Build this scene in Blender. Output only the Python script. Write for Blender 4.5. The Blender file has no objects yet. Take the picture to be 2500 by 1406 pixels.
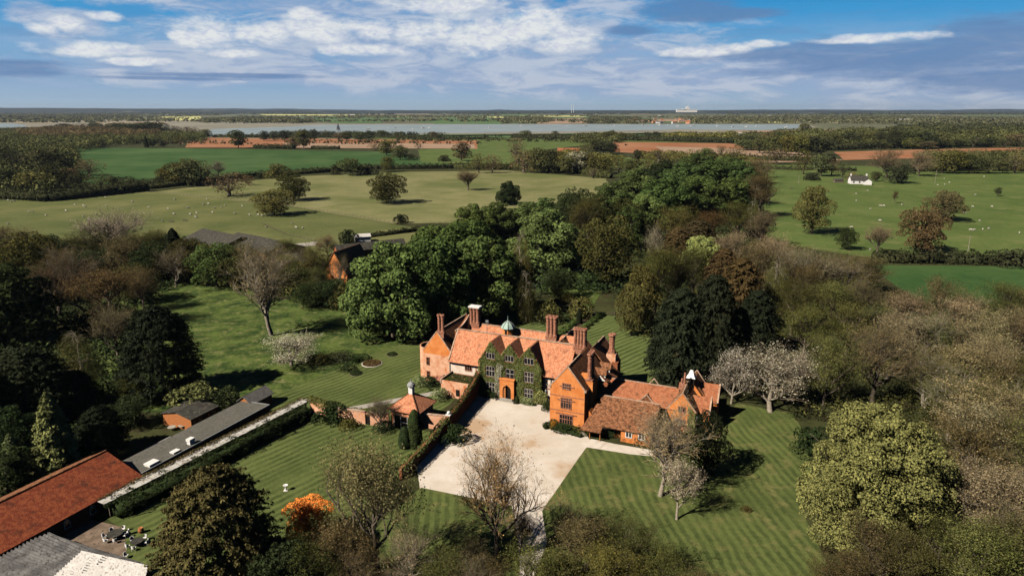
import bpy, bmesh, math, random
import numpy as np
from mathutils import Vector, noise as mnoise
R = math.radians
C = bpy.context.scene.collection
sc = bpy.context.scene
rng = np.random.default_rng(7)
random.seed(7)

# ------------------------------------------------------------------ camera
F = 1667.0; H = 60.0; HOR = 268.0
PITCH = math.atan((703-HOR)/F)
cp, sp = math.cos(PITCH), math.sin(PITCH)
cam = bpy.data.cameras.new('camera'); camo = bpy.data.objects.new('camera', cam); C.objects.link(camo)
cam.sensor_width = 36.0; cam.lens = 36.0*F/2500.0; cam.clip_start = 0.5; cam.clip_end = 90000
camo.location = (0, 0, H); camo.rotation_euler = (math.pi/2-PITCH, 0, 0)
sc.camera = camo

# ------------------------------------------------------------------ node helper
class NT:
    def __init__(s, tree): s.t = tree; s.n = tree.nodes; s.l = tree.links
    def node(s, ty, **kw):
        n = s.n.new(ty)
        for k, v in kw.items(): setattr(n, k, v)
        return n
    def put(s, sock, v):
        if v is None: return
        if isinstance(v, bpy.types.NodeSocket): s.l.new(v, sock)
        elif isinstance(v, (tuple, list)):
            v = tuple(v)
            if len(sock.default_value) == 4 and len(v) == 3: v = v+(1,)
            sock.default_value = v
        else: sock.default_value = v
    def m(s, op, a, b=None, c=None, clamp=False):
        n = s.node('ShaderNodeMath', operation=op, use_clamp=clamp)
        s.put(n.inputs[0], a); s.put(n.inputs[1], b)
        if c is not None: s.put(n.inputs[2], c)
        return n.outputs[0]
    def mix(s, f, a, b, blend='MIX'):
        n = s.node('ShaderNodeMix', data_type='RGBA', blend_type=blend)
        s.put(n.inputs[0], f); s.put(n.inputs[6], a); s.put(n.inputs[7], b)
        return n.outputs[2]
    def noise(s, vec, scale, detail=3, rough=0.55, dist=0.0):
        n = s.node('ShaderNodeTexNoise'); s.put(n.inputs['Vector'], vec)
        n.inputs['Scale'].default_value = scale; n.inputs['Detail'].default_value = detail
        n.inputs['Roughness'].default_value = rough; n.inputs['Distortion'].default_value = dist
        return n.outputs[0]
    def ramp(s, f, lo, hi, a=0.0, b=1.0, interp='SMOOTHSTEP'):
        n = s.node('ShaderNodeMapRange', interpolation_type=interp)
        s.put(n.inputs[0], f); n.inputs[1].default_value = lo; n.inputs[2].default_value = hi
        n.inputs[3].default_value = a; n.inputs[4].default_value = b
        return n.outputs[0]
    def comb(s, x, y, z):
        n = s.node('ShaderNodeCombineXYZ'); s.put(n.inputs[0], x); s.put(n.inputs[1], y); s.put(n.inputs[2], z)
        return n.outputs[0]
    def sep(s, v):
        n = s.node('ShaderNodeSeparateXYZ'); s.put(n.inputs[0], v); return n.outputs

# ------------------------------------------------------------------ sun and sky
SUN_EL, SUN_TO = 41.0, 32.0          # shadows fall towards azimuth 32 deg (from +X to +Y)
sv = Vector((-math.cos(R(SUN_TO))*math.cos(R(SUN_EL)), -math.sin(R(SUN_TO))*math.cos(R(SUN_EL)), math.sin(R(SUN_EL))))
sun = bpy.data.lights.new('sun', 'SUN'); sun.energy = 5.0; sun.angle = R(0.5); sun.color = (1.0, 0.93, 0.82)
suno = bpy.data.objects.new('sun', sun); C.objects.link(suno)
suno.rotation_euler = sv.to_track_quat('Z', 'Y').to_euler()

def px_dir(px, py):
    x = (px-1250)/F; y = (703-py)/F
    d = Vector((x, cp+y*sp, -sp+y*cp)); d.normalize()
    return math.atan2(d.x, d.y), d.z

w = bpy.data.worlds.new('World'); sc.world = w; w.use_nodes = True
W = NT(w.node_tree); W.n.clear()
tc = W.node('ShaderNodeTexCoord'); X, Y, Z = W.sep(tc.outputs['Generated'])
az = W.m('ARCTAN2', X, Y); el = Z
sky = W.node('ShaderNodeTexSky', sky_type='NISHITA', sun_disc=False)
sky.sun_elevation = R(SUN_EL); sky.sun_rotation = math.atan2(sv.x, sv.y); sky.altitude = 60; sky.dust_density = 0.4
nish = W.mix(1.0, sky.outputs[0], (0.05, 0.075, 0.105), 'MULTIPLY')
# blue of the clear sky, deepening above the horizon, darkened overhead to lower fill
vr = W.node('ShaderNodeValToRGB'); W.put(vr.inputs[0], W.ramp(el, 0.0, 0.5, 0, 1, 'LINEAR'))
cr = vr.color_ramp; cr.interpolation = 'EASE'
stops = [(0.0, (.46, .58, .71)), (0.07, (.32, .48, .70)), (0.15, (.20, .44, .72)), (0.24, (.05, .36, .72)), (0.33, (.004, .24, .64)), (0.42, (.006, .09, .28)), (0.6, (.012, .05, .15)), (1.0, (.012, .035, .10))]
while len(cr.elements) < len(stops): cr.elements.new(0.5)
for e_, (p_, c_) in zip(cr.elements, stops): e_.position = p_; e_.color = c_+(1,)
base = W.mix(0.06, vr.outputs[0], nish)
nv = W.comb(W.m('MULTIPLY', az, 5.0), W.m('MULTIPLY', el, 26.0), 0.0)
nA = W.noise(nv, 1.6, 6, 0.6, 0.3)
nv2 = W.comb(W.m('MULTIPLY', az, 7.0), W.m('MULTIPLY', el, 60.0), 3.0)
nB = W.noise(nv2, 1.3, 6, 0.6, 0.4)
nv3 = W.comb(W.m('MULTIPLY', az, 22.0), W.m('MULTIPLY', el, 48.0), 7.0)
nC = W.noise(nv3, 1.2, 3, 0.5, 0.1)
nD = W.noise(W.comb(W.m('MULTIPLY', az, 60.0), W.m('MULTIPLY', el, 130.0), 1.0), 1.3, 6, 0.65, 0.6)
nE = W.noise(W.comb(W.m('MULTIPLY', az, 9.0), W.m('MULTIPLY', el, 34.0), 11.0), 1.4, 6, 0.62, 0.5)
col = base
# pale veil low down (kept brighter towards the middle of the view)
veil = W.m('MULTIPLY', W.ramp(nA, 0.36, 0.66), W.m('MULTIPLY', W.ramp(el, 0.135, 0.04), W.ramp(el, 0.005, 0.04)))
col = W.mix(W.m('MULTIPLY', veil, 0.55), col, (.46, .54, .74))
streak = W.m('MULTIPLY', W.ramp(nB, 0.50, 0.64), W.m('MULTIPLY', W.ramp(el, 0.15, 0.08), W.ramp(el, 0.02, 0.05)))
col = W.mix(W.m('MULTIPLY', streak, 0.28), col, (.17, .29, .52))
def blob(specs, soft=0.55, warp=0.9, nz=nC):
    """union of soft ellipses given by picture position of the real clouds: (px, py, rx, ry)"""
    tot = None
    for px, py, rx, ry in specs:
        a0, e0 = px_dir(px, py); ra = rx/F; re = ry/F
        dx = W.m('DIVIDE', W.m('SUBTRACT', az, a0), ra); dy = W.m('DIVIDE', W.m('SUBTRACT', el, e0), re)
        d2 = W.m('ADD', W.m('MULTIPLY', dx, dx), W.m('MULTIPLY', dy, dy))
        g = W.m('SUBTRACT', 1.0, d2)
        tot = g if tot is None else W.m('SMOOTH_MAX', tot, g, 0.25)
    tot = W.m('ADD', tot, W.m('MULTIPLY', W.m('SUBTRACT', nz, 0.5), warp*3.6))
    tot = W.m('ADD', tot, W.m('MULTIPLY', W.m('SUBTRACT', nD, 0.5), warp*0.9))
    return W.ramp(tot, -0.8, soft, 0, 1)
lav = blob([(1050, 100, 560, 75), (1300, 130, 330, 85), (520, 150, 260, 26), (760, 22, 420, 26), (1100, 12, 420, 30), (620, 175, 420, 30), (170, 55, 60, 26), (1900, 170, 520, 50), (2350, 200, 420, 75), (1500, 190, 520, 45), (75, 28, 45, 22), (1110, 175, 420, 45)], 1.0, 1.25, nE)
col = W.mix(W.m('MULTIPLY', lav, 0.80), col, W.mix(W.ramp(nE, .42, .62), (.40, .48, .68), (.68, .69, .79)))
dark = blob([(2060, 128, 300, 20), (2440, 105, 150, 50), (2300, 150, 330, 34), (2480, 190, 200, 30), (1900, 135, 200, 12), (1660, 25, 120, 22), (560, 185, 200, 5), (430, 192, 130, 4), (40, 165, 80, 14), (1540, 75, 60, 10), (1740, 40, 130, 14)], 0.9, 0.9, nB)
col = W.mix(W.m('MULTIPLY', dark, 0.78), col, (.15, .27, .50))
wh = blob([(512, 82, 60, 30), (450, 90, 28, 14), (600, 82, 34, 20), (655, 80, 46, 24), (780, 72, 78, 27), (910, 72, 48, 20), (1030, 85, 60, 28), (1170, 80, 120, 40), (1290, 62, 85, 40), (1190, 95, 190, 28), (1100, 10, 130, 18), (740, 38, 26, 14), (890, 122, 110, 12), (225, 120, 90, 14), (1770, 118, 70, 10), (1720, 128, 90, 10), (2150, 92, 100, 9), (1860, 108, 46, 8), (2060, 100, 60, 6), (168, 58, 30, 13), (100, 70, 26, 10), (255, 40, 30, 9), (330, 150, 60, 8), (560, 130, 60, 8), (1390, 90, 70, 22), (1340, 110, 60, 16)], 1.15, 1.05)
col = W.mix(W.m('MULTIPLY', wh, .94), col, W.mix(W.ramp(nD, .35, .6), (.80, .78, .88), (1.0, .96, .93)))
side = W.m('MULTIPLY', W.ramp(W.m('ABSOLUTE', az), 0.72, 1.15, 1.0, 0.40), W.ramp(el, -.3, -.02, .1, 1.0))  # sky dimmed beside and behind the view to cut fill on shaded walls
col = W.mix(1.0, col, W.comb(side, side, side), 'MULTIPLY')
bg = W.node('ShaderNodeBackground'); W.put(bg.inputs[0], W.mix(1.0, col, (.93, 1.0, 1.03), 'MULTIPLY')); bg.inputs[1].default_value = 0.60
wo = W.node('ShaderNodeOutputWorld'); W.l.new(bg.outputs[0], wo.inputs[0])

sc.view_settings.view_transform = 'Standard'; sc.view_settings.look = 'None'
sc.view_settings.exposure = 0.50; sc.view_settings.gamma = 1.0
sc.render.engine = 'CYCLES'
sc.cycles.max_bounces = 5; sc.cycles.diffuse_bounces = 0; sc.cycles.glossy_bounces = 2; sc.cycles.transmission_bounces = 2
sc.cycles.volume_bounces = 0; sc.cycles.volume_step_rate = 4.0; sc.cycles.transparent_max_bounces = 6

# ------------------------------------------------------------------ placing helpers
AR = R(-23.0); Ux, Uy = math.cos(AR), math.sin(AR); Vx, Vy = -math.sin(AR), math.cos(AR)
def P(px, py, z=0.0):
    x = (px-1250)/F; y = (703-py)/F
    d = (x, cp+y*sp, -sp+y*cp); t = (z-H)/d[2]
    return (d[0]*t, d[1]*t)
OX, OY = P(1342, 1033)
def hw(u, v): return (OX+u*Ux+v*Vx, OY+u*Uy+v*Vy)          # manor axes (along front, into depth) to world
def hs(px, py, z=0.0):
    p = P(px, py, z); dx, dy = p[0]-OX, p[1]-OY
    return (dx*Ux+dy*Uy, dx*Vx+dy*Vy)
def pv(px, py, v):
    x = (px-1250)/F; y = (703-py)/F; d = (x, cp+y*sp, -sp+y*cp)
    t = (v+OX*Vx+OY*Vy)/(d[0]*Vx+d[1]*Vy); X_, Y_, Z_ = d[0]*t, d[1]*t, H+d[2]*t
    return (X_-OX)*Ux+(Y_-OY)*Uy, Z_
def pu(px, py, u):
    x = (px-1250)/F; y = (703-py)/F; d = (x, cp+y*sp, -sp+y*cp)
    t = (u+OX*Ux+OY*Uy)/(d[0]*Ux+d[1]*Uy); X_, Y_, Z_ = d[0]*t, d[1]*t, H+d[2]*t
    return (X_-OX)*Vx+(Y_-OY)*Vy, Z_

def tag(o, label=None, cat=None, group=None, kind=None):
    if label: o['label'] = label
    if cat: o['category'] = cat
    if group: o['group'] = group
    if kind: o['kind'] = kind
    return o
def empty(name, loc, rz=0.0, **kw):
    o = bpy.data.objects.new(name, None); C.objects.link(o); o.empty_display_size = 0.5
    o.location = loc; o.rotation_euler = (0, 0, rz); tag(o, **kw); return o
def hempty(name, u, v, **kw):
    x, y = hw(u, v); o = empty(name, (x, y, 0), AR, **kw); o['_u'] = u; o['_v'] = v; return o
def npmesh(name, V, Q, mats, parent=None, smooth=False, mi=None):
    """mesh from numpy vertices and quads/tris arrays"""
    me = bpy.data.meshes.new(name); V = np.asarray(V, dtype=np.float32); Q = np.asarray(Q, dtype=np.int32)
    me.vertices.add(len(V)); me.vertices.foreach_set('co', V.ravel())
    k = Q.shape[1]; me.loops.add(Q.size); me.loops.foreach_set('vertex_index', Q.ravel())
    me.polygons.add(len(Q)); me.polygons.foreach_set('loop_start', np.arange(0, Q.size, k, dtype=np.int32))
    if mi is not None: me.polygons.foreach_set('material_index', np.asarray(mi, dtype=np.int32))
    me.update(calc_edges=True); me.validate()
    for m in (mats if isinstance(mats, (list, tuple)) else [mats]): me.materials.append(m)
    if smooth: me.polygons.foreach_set('use_smooth', [True]*len(me.polygons))
    o = bpy.data.objects.new(name, me); C.objects.link(o)
    if parent: o.parent = parent
    return o
class MB:
    """collects faces; building gives ONE mesh object"""
    def __init__(s, off=(0, 0, 0)): s.v = []; s.f = []; s.o = off
    def add(s, vs, fs):
        b = len(s.v); ox, oy, oz = s.o
        s.v += [(x-ox, y-oy, z-oz) for x, y, z in vs]; s.f += [tuple(b+i for i in f) for f in fs]; return s
    def box(s, x0, x1, y0, y1, z0, z1):
        return s.add([(x0,y0,z0),(x1,y0,z0),(x1,y1,z0),(x0,y1,z0),(x0,y0,z1),(x1,y0,z1),(x1,y1,z1),(x0,y1,z1)],
                     [(0,3,2,1),(4,5,6,7),(0,1,5,4),(1,2,6,5),(2,3,7,6),(3,0,4,7)])
    def ext(s, poly, axis, a, b):
        """polygon extruded along an axis: 'v' poly=(u,z), 'u' poly=(v,z), 'z' poly=(u,v)"""
        n = len(poly)
        g = {'v': lambda p, t: (p[0], t, p[1]), 'u': lambda p, t: (t, p[0], p[1]), 'z': lambda p, t: (p[0], p[1], t)}[axis]
        vs = [g(p, a) for p in poly]+[g(p, b) for p in poly]
        fs = [tuple(range(n)), tuple(range(2*n-1, n-1, -1))]+[(i, (i+1) % n+0, (i+1) % n+n, i+n) for i in range(n)]
        return s.add(vs, fs)
    def cyl(s, x, y, z0, z1, r0, r1=None, n=10):
        r1 = r0 if r1 is None else r1
        vs = [(x+r0*math.cos(2*math.pi*i/n), y+r0*math.sin(2*math.pi*i/n), z0) for i in range(n)]
        vs += [(x+r1*math.cos(2*math.pi*i/n), y+r1*math.sin(2*math.pi*i/n), z1) for i in range(n)]
        return s.add(vs, [tuple(range(n-1, -1, -1)), tuple(range(n, 2*n))]+[(i, (i+1) % n, (i+1) % n+n, i+n) for i in range(n)])
    def lathe(s, x, y, prof, n=12, a0=0.0):
        for (z0, r0), (z1, r1) in zip(prof, prof[1:]):
            vs = [(x+r*math.cos(a0+2*math.pi*i/n), y+r*math.sin(a0+2*math.pi*i/n), z) for z, r in ((z0, max(r0, 1e-3)), (z1, max(r1, 1e-3))) for i in range(n)]
            s.add(vs, [(i, (i+1) % n, (i+1) % n+n, i+n) for i in range(n)])
        return s
    def bar(s, p, q, w_, h_=None):
        h_ = h_ or w_; p = Vector(p); q = Vector(q); d = (q-p).normalized()
        a = d.cross(Vector((0, 0, 1))); a = Vector((1, 0, 0)) if a.length < 1e-3 else a.normalized(); b = a.cross(d)
        vs = []
        for c_ in (p, q):
            for i, j in ((-1,-1),(1,-1),(1,1),(-1,1)): vs.append(tuple(c_+a*i*w_/2+b*j*h_/2))
        return s.add(vs, [(0,1,2,3),(7,6,5,4),(0,4,5,1),(1,5,6,2),(2,6,7,3),(3,7,4,0)])
    def slab(s, a, b, c_, d, t):
        a, b, c_, d = map(Vector, (a, b, c_, d)); n = (b-a).cross(d-a).normalized()*t
        if n.z < 0: n = -n
        return s.add([tuple(p) for p in (a, b, c_, d, a+n, b+n, c_+n, d+n)], [(0,3,2,1),(4,5,6,7),(0,1,5,4),(1,2,6,5),(2,3,7,6),(3,0,4,7)])
    def build(s, name, m, parent=None, smooth=False, off=None):
        me = bpy.data.meshes.new(name); me.from_pydata(s.v, [], s.f); me.update()
        bm = bmesh.new(); bm.from_mesh(me); bmesh.ops.recalc_face_normals(bm, faces=bm.faces); bm.to_mesh(me); bm.free()
        me.materials.append(m)
        if smooth: me.polygons.foreach_set('use_smooth', [True]*len(me.polygons))
        o = bpy.data.objects.new(name, me); C.objects.link(o)
        if parent: o.parent = parent
        return o

# ------------------------------------------------------------------ materials
def mat(name, c1, c2=None, scale=1.0, c3=None, scale3=6.0, rough=0.9, bump=0.0, bscale=20.0, spec=0.2, lo=0.35, hi=0.65, lo3=0.5, hi3=0.68, stretch=(1, 1, 1)):
    m = bpy.data.materials.new(name); m.use_nodes = True; T = NT(m.node_tree)
    b = T.n['Principled BSDF']; b.inputs['Roughness'].default_value = rough; b.inputs['Specular IOR Level'].default_value = spec
    geo = T.node('ShaderNodeTexCoord'); mp = T.node('ShaderNodeMapping'); T.l.new(geo.outputs['Object'], mp.inputs[0]); mp.inputs['Scale'].default_value = stretch
    v = mp.outputs[0]; c = c1
    if c2 is not None: c = T.mix(T.ramp(T.noise(v, scale, 5, 0.6), lo, hi), c1, c2)
    if c3 is not None: c = T.mix(T.ramp(T.noise(v, scale3, 4, 0.65), lo3, hi3), c, c3)
    T.put(b.inputs['Base Color'], c)
    if bump:
        bn = T.node('ShaderNodeBump'); bn.inputs['Strength'].default_value = bump; bn.inputs['Distance'].default_value = 0.1
        T.put(bn.inputs['Height'], T.noise(v, bscale, 3, 0.6)); T.l.new(bn.outputs[0], b.inputs['Normal'])
    return m
def leafmat(name, trans=0.25, var=0.55, nscale=0.35):
    """colour comes from each plant's own object colour, broken up by noise"""
    m = bpy.data.materials.new(name); m.use_nodes = True; T = NT(m.node_tree); T.n.clear()
    oi = T.node('ShaderNodeObjectInfo'); geo = T.node('ShaderNodeNewGeometry'); tc_ = T.node('ShaderNodeTexCoord')
    f = T.ramp(T.noise(tc_.outputs['Object'], nscale, 3, 0.6), 0.3, 0.7, 1-var*0.5, 1+var*0.5)
    f = T.m('MULTIPLY', f, T.ramp(geo.outputs['Random Per Island'], 0, 1, 1-var*0.6, 1+var*0.6, 'LINEAR'))
    f = T.m('MULTIPLY', f, T.ramp(oi.outputs['Random'], 0, 1, 0.88, 1.12, 'LINEAR'))
    c = T.mix(1.0, oi.outputs['Color'], T.comb(f, f, f), 'MULTIPLY')
    c = T.mix(T.m('MULTIPLY', geo.outputs['Random Per Island'], 0.2), c, T.mix(1.0, c, (1.6, 1.05, 0.55), 'MULTIPLY'))
    d = T.node('ShaderNodeBsdfDiffuse'); T.put(d.inputs[0], c)
    if trans:
        t = T.node('ShaderNodeBsdfTranslucent'); T.put(t.inputs[0], c)
        mx = T.node('ShaderNodeMixShader'); mx.inputs[0].default_value = trans
        T.l.new(d.outputs[0], mx.inputs[1]); T.l.new(t.outputs[0], mx.inputs[2]); s_ = mx.outputs[0]
    else: s_ = d.outputs[0]
    o = T.node('ShaderNodeOutputMaterial'); T.l.new(s_, o.inputs[0]); return m
def grass(name, c1, c2, c3=None, ang=None, period=1.4, ns=0.12, amt=0.5, fine=1.2, c4=None, s4=0.02):
    """ang: direction of the mowing stripes in world degrees"""
    m = bpy.data.materials.new(name); m.use_nodes = True; T = NT(m.node_tree)
    b = T.n['Principled BSDF']; b.inputs['Roughness'].default_value = 0.95; b.inputs['Specular IOR Level'].default_value = 0.1
    g = T.node('ShaderNodeNewGeometry'); x, y, z = T.sep(g.outputs['Position'])
    v = g.outputs['Position']
    n1 = T.noise(v, ns, 5, 0.6); n2 = T.noise(v, fine, 4, 0.7)
    f = T.ramp(T.m('ADD', T.m('MULTIPLY', n1, 0.6), T.m('MULTIPLY', n2, 0.4)), 0.38, 0.62)
    if ang is not None:
        a = R(ang); p = T.m('ADD', T.m('MULTIPLY', x, -math.sin(a)), T.m('MULTIPLY', y, math.cos(a)))
        p = T.m('ADD', p, T.m('ADD', T.m('MULTIPLY', T.m('SUBTRACT', T.noise(v, 0.045, 2), 0.5), 3.6), T.m('MULTIPLY', T.m('SUBTRACT', T.noise(v, 0.35, 2), 0.5), .7)))
        s_ = T.ramp(T.m('SINE', T.m('MULTIPLY', p, 2*math.pi/period)), -0.7, 0.7)
        amp = T.ramp(T.noise(v, 0.09, 4, 0.65), 0.36, 0.58, 0.30, 1.0)
        s_ = T.m('ADD', 0.5, T.m('MULTIPLY', T.m('SUBTRACT', s_, 0.5), amp))
        f = T.m('ADD', T.m('MULTIPLY', s_, amt), T.m('MULTIPLY', f, 1-amt))
    c = T.mix(f, c1, c2)
    if c3: c = T.mix(T.ramp(T.noise(v, ns*2.3, 5, 0.7), 0.5, 0.72), c, c3)
    if c4: c = T.mix(T.ramp(T.noise(v, s4, 4, 0.6), 0.45, 0.65), c, c4)
    T.put(b.inputs['Base Color'], c)
    bn = T.node('ShaderNodeBump'); bn.inputs['Strength'].default_value = 0.5; bn.inputs['Distance'].default_value = 0.3
    T.put(bn.inputs['Height'], n2); T.l.new(bn.outputs[0], b.inputs['Normal'])
    return m
M = {}
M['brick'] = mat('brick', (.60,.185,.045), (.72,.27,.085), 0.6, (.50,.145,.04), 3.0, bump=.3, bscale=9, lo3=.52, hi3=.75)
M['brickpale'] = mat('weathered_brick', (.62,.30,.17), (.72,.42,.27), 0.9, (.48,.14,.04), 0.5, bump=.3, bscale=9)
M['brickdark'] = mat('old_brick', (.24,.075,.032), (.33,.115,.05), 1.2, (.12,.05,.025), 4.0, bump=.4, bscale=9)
M['chim'] = mat('chimney_brick', (.30,.105,.055), (.46,.22,.14), 2.4, (.14,.07,.045), 4.0, bump=.5, bscale=10)
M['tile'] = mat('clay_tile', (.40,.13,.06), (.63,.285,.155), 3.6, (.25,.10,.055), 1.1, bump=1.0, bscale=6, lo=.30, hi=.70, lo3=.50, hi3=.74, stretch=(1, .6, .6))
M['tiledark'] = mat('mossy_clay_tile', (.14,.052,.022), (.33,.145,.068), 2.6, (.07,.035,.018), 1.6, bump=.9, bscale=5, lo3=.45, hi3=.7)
M['tilered'] = mat('red_pantile', (.16,.032,.013), (.27,.07,.026), 1.8, (.075,.024,.013), .55, bump=.9, bscale=5, lo3=.5, hi3=.72)
M['tilemid'] = mat('orange_clay_tile', (.27,.085,.036), (.42,.165,.08), 2.4, (.15,.06,.028), 1.2, bump=.8, bscale=6)
M['cream'] = mat('limewashed_brick', (.62,.47,.36), (.72,.60,.50), 1.0, (.58,.30,.16), 1.4, bump=.2, lo3=.55, hi3=.8)
M['stone'] = mat('pale_stone', (.55,.46,.38), (.66,.58,.50), 3.0, rough=.8)
M['coping'] = mat('coping_stone', (.34,.19,.12), (.50,.36,.26), 1.2)
M['white'] = mat('white_paint', (.78,.76,.72), (.70,.67,.62), 2.0, rough=.6)
M['copper'] = mat('green_copper', (.27,.40,.33), (.40,.50,.42), 4.0, rough=.6)
M['lead'] = mat('lead_grey', (.20,.20,.20), (.30,.30,.29), 3.0, rough=.6)
M['felt'] = mat('roofing_felt', (.105,.10,.082), (.13,.12,.10), 0.6, (.07,.065,.05), 2.0)
M['feltd'] = mat('dark_felt', (.036,.033,.027), (.06,.055,.043), 0.8, (.10,.09,.07), 1.3)
M['slate'] = mat('grey_roof_sheet', (.16,.15,.135), (.21,.19,.17), 1.0, (.10,.09,.08), 3.0)
M['timber'] = mat('stained_timber', (.36,.125,.04), (.44,.17,.06), 2.0, stretch=(1,1,8), bump=.3)
M['dark'] = mat('dark_opening', (.012,.010,.009), rough=.5)
M['iron'] = mat('black_iron', (.02,.02,.02), rough=.5)
M['glass'] = mat('window_glass', (.012,.013,.015), rough=.12, spec=.6)
M['gravel'] = mat('pale_gravel', (.58,.49,.395), (.68,.60,.51), 0.22, (.46,.31,.19), 0.055, bump=.6, bscale=9, lo3=.50, hi3=.66)
M['paving'] = mat('stone_paving', (.34,.30,.25), (.44,.40,.34), 1.5, (.2,.18,.14), 3.0, bump=.3, bscale=5)
M['deck'] = mat('paved_terrace', (.14,.10,.07), (.24,.17,.12), 0.8, (.06,.045,.03), 1.6)
M['corr'] = mat('weathered_fibre_sheet', (.07,.066,.064), (.14,.135,.13), .5, (.035,.03,.028), 1.6)
M['corrw'] = mat('whitened_corrugated_sheet', (.50,.47,.43), (.62,.58,.54), 1.5, (.22,.19,.17), 3.0)
M['rooftop'] = mat('bleached_pergola_boards', (.42,.39,.34), (.52,.49,.44), 1.2, (.16,.13,.09), 1.4, lo3=.48, hi3=.66)
M['bark'] = mat('bark', (.085,.065,.045), (.15,.12,.085), 1.5, (.05,.04,.03), 5)
M['barkpale'] = mat('pale_bark', (.24,.20,.15), (.34,.29,.22), 1.5, (.12,.10,.07), 4)
M['leaffar'] = leafmat('far_leaves', .1, 1.0, .03); M['leaf'] = leafmat('leaves', .25); M['needle'] = leafmat('needles', .06, .6, .5)
M['twig'] = leafmat('twigs', 0.0, .45, .3); M['petal'] = leafmat('blossom_petals', .3, .3, .4)
M['wool'] = mat('wool', (.42,.38,.31), (.52,.48,.41), 3.0)
M['soil'] = mat('bed_soil', (.05,.03,.018), (.08,.05,.03), 1.0)
M['wood'] = mat('fence_wood', (.11,.085,.06), (.17,.14,.10), 1.0)
M['water'] = mat('estuary_water', (.22,.26,.255), (.28,.32,.31), 0.01, rough=.45, spec=.35, bump=.35, bscale=.25)
A_LAWN = -23+73.4
M['lawnL'] = grass('mown_lawn', (.042,.058,.015), (.130,.152,.046), ang=A_LAWN, period=1.5, amt=.60)
M['lawnB'] = grass('mown_back_lawn', (.044,.062,.016), (.140,.166,.052), ang=-23+66.4, period=1.75, amt=.70)
M['lawnF'] = grass('mown_front_lawn', (.042,.058,.016), (.120,.142,.040), (.165,.150,.055), ang=-23-62, period=1.45, amt=.55)
M['meadow'] = grass('rough_meadow', (.022,.042,.010), (.098,.132,.030), (.19,.18,.07), ns=.16, fine=1.1)
M['ground'] = grass('parkland_ground', (.030,.034,.012), (.055,.058,.020), (.045,.032,.016), ns=.08, fine=.6)
M['sheepf'] = grass('grazed_pasture', (.080,.096,.028), (.125,.132,.046), None, ns=.03, fine=.5, c4=(.165,.160,.062), s4=.012)
M['palef'] = grass('dry_pasture', (.155,.155,.060), (.215,.200,.090), None, ns=.06, fine=.45, c4=(.115,.128,.042), s4=.012)
M['greenf'] = grass('green_crop', (.030,.070,.018), (.052,.098,.027), None, ns=.03, fine=.3, c4=(.068,.112,.034), s4=.008)
M['rightf'] = grass('green_pasture', (.066,.100,.023), (.108,.140,.038), (.155,.158,.056), ns=.03, fine=.5)
M['plough'] = grass('ploughed_soil', (.27,.105,.045), (.34,.165,.085), (.25,.15,.09), ns=.012, fine=.12)
M['plough2'] = grass('pale_ploughed_soil', (.28,.18,.115), (.36,.245,.165), None, ns=.008, fine=.1)
M['mud'] = grass('mud_flat', (.19,.175,.135), (.27,.245,.19), None, ns=.004, fine=.03)
M['rape'] = grass('yellow_crop', (.48,.46,.16), (.55,.52,.22), ns=.004, fine=.03)
M['farg'] = grass('far_green_field', (.07,.13,.045), (.10,.16,.06), ns=.004, fine=.03)
M['fartan'] = grass('far_tan_field', (.26,.20,.12), (.33,.26,.17), ns=.004, fine=.03)
M['farland'] = grass('far_country', (.085,.095,.050), (.13,.13,.075), (.20,.17,.11), ns=.002, fine=.02)

# wheel tracks worn into the gravel
gm = M['gravel']; T = NT(gm.node_tree); b_ = T.n['Principled BSDF']; src = b_.inputs['Base Color'].links[0].from_socket
g_ = T.node('ShaderNodeNewGeometry'); gx, gy, gz = T.sep(g_.outputs['Position']); tm = None
for (ox, oy, ax, ay, bend) in ((2.0, 106, .20, -1, .010), (9.0, 100, -.25, -1, -.012), (-6, 118, .8, -.55, .02)):
    l_ = math.hypot(ax, ay); ax /= l_; ay /= l_
    rx = T.m('SUBTRACT', gx, ox); ry = T.m('SUBTRACT', gy, oy); al = T.m('ADD', T.m('MULTIPLY', rx, ax), T.m('MULTIPLY', ry, ay)); ac = T.m('ADD', T.m('MULTIPLY', rx, -ay), T.m('MULTIPLY', ry, ax))
    ac = T.m('ADD', ac, T.m('MULTIPLY', T.m('MULTIPLY', al, al), bend)); k_ = T.ramp(T.m('ABSOLUTE', T.m('SUBTRACT', T.m('ABSOLUTE', ac), .85)), .0, .55, 1, 0)
    tm = k_ if tm is None else T.m('MAXIMUM', tm, k_)
tm = T.m('MULTIPLY', tm, T.ramp(T.noise(g_.outputs['Position'], .35, 4, .7), .35, .65, .0, .42))
T.put(b_.inputs['Base Color'], T.mix(tm, src, (.36, .27, .19)))

# ------------------------------------------------------------------ ground, fields, water
def wavy(pts, amp=0.0, n=6):
    """subdivide a world outline and wobble it a little so that no field edge is ruler straight"""
    out = []
    for i, (a, b) in enumerate(zip(pts, pts[1:]+pts[:1])):
        for k in range(n):
            t = k/n; x = a[0]+(b[0]-a[0])*t; y = a[1]+(b[1]-a[1])*t
            q = mnoise.noise_vector(Vector((x*.013, y*.013, 3.1)))+mnoise.noise_vector(Vector((x*.08, y*.08, 9.1)))*.35
            out.append((x+q.x*amp*(k > 0), y+q.y*amp*(k > 0)))
    return out
def sheet(name, pts, z, m, amp=0.0, kind='structure', n=6):
    pts = wavy(pts, amp, n) if amp else pts
    me = bpy.data.meshes.new(name); me.from_pydata([(x, y, z) for x, y in pts], [], [tuple(range(len(pts)))])
    me.update()
    if me.polygons[0].normal.z < 0: me.flip_normals()
    me.materials.append(m); o = bpy.data.objects.new(name, me); C.objects.link(o); o['kind'] = kind; return o
def pw(*pp): return [P(*p) for p in pp]
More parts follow.
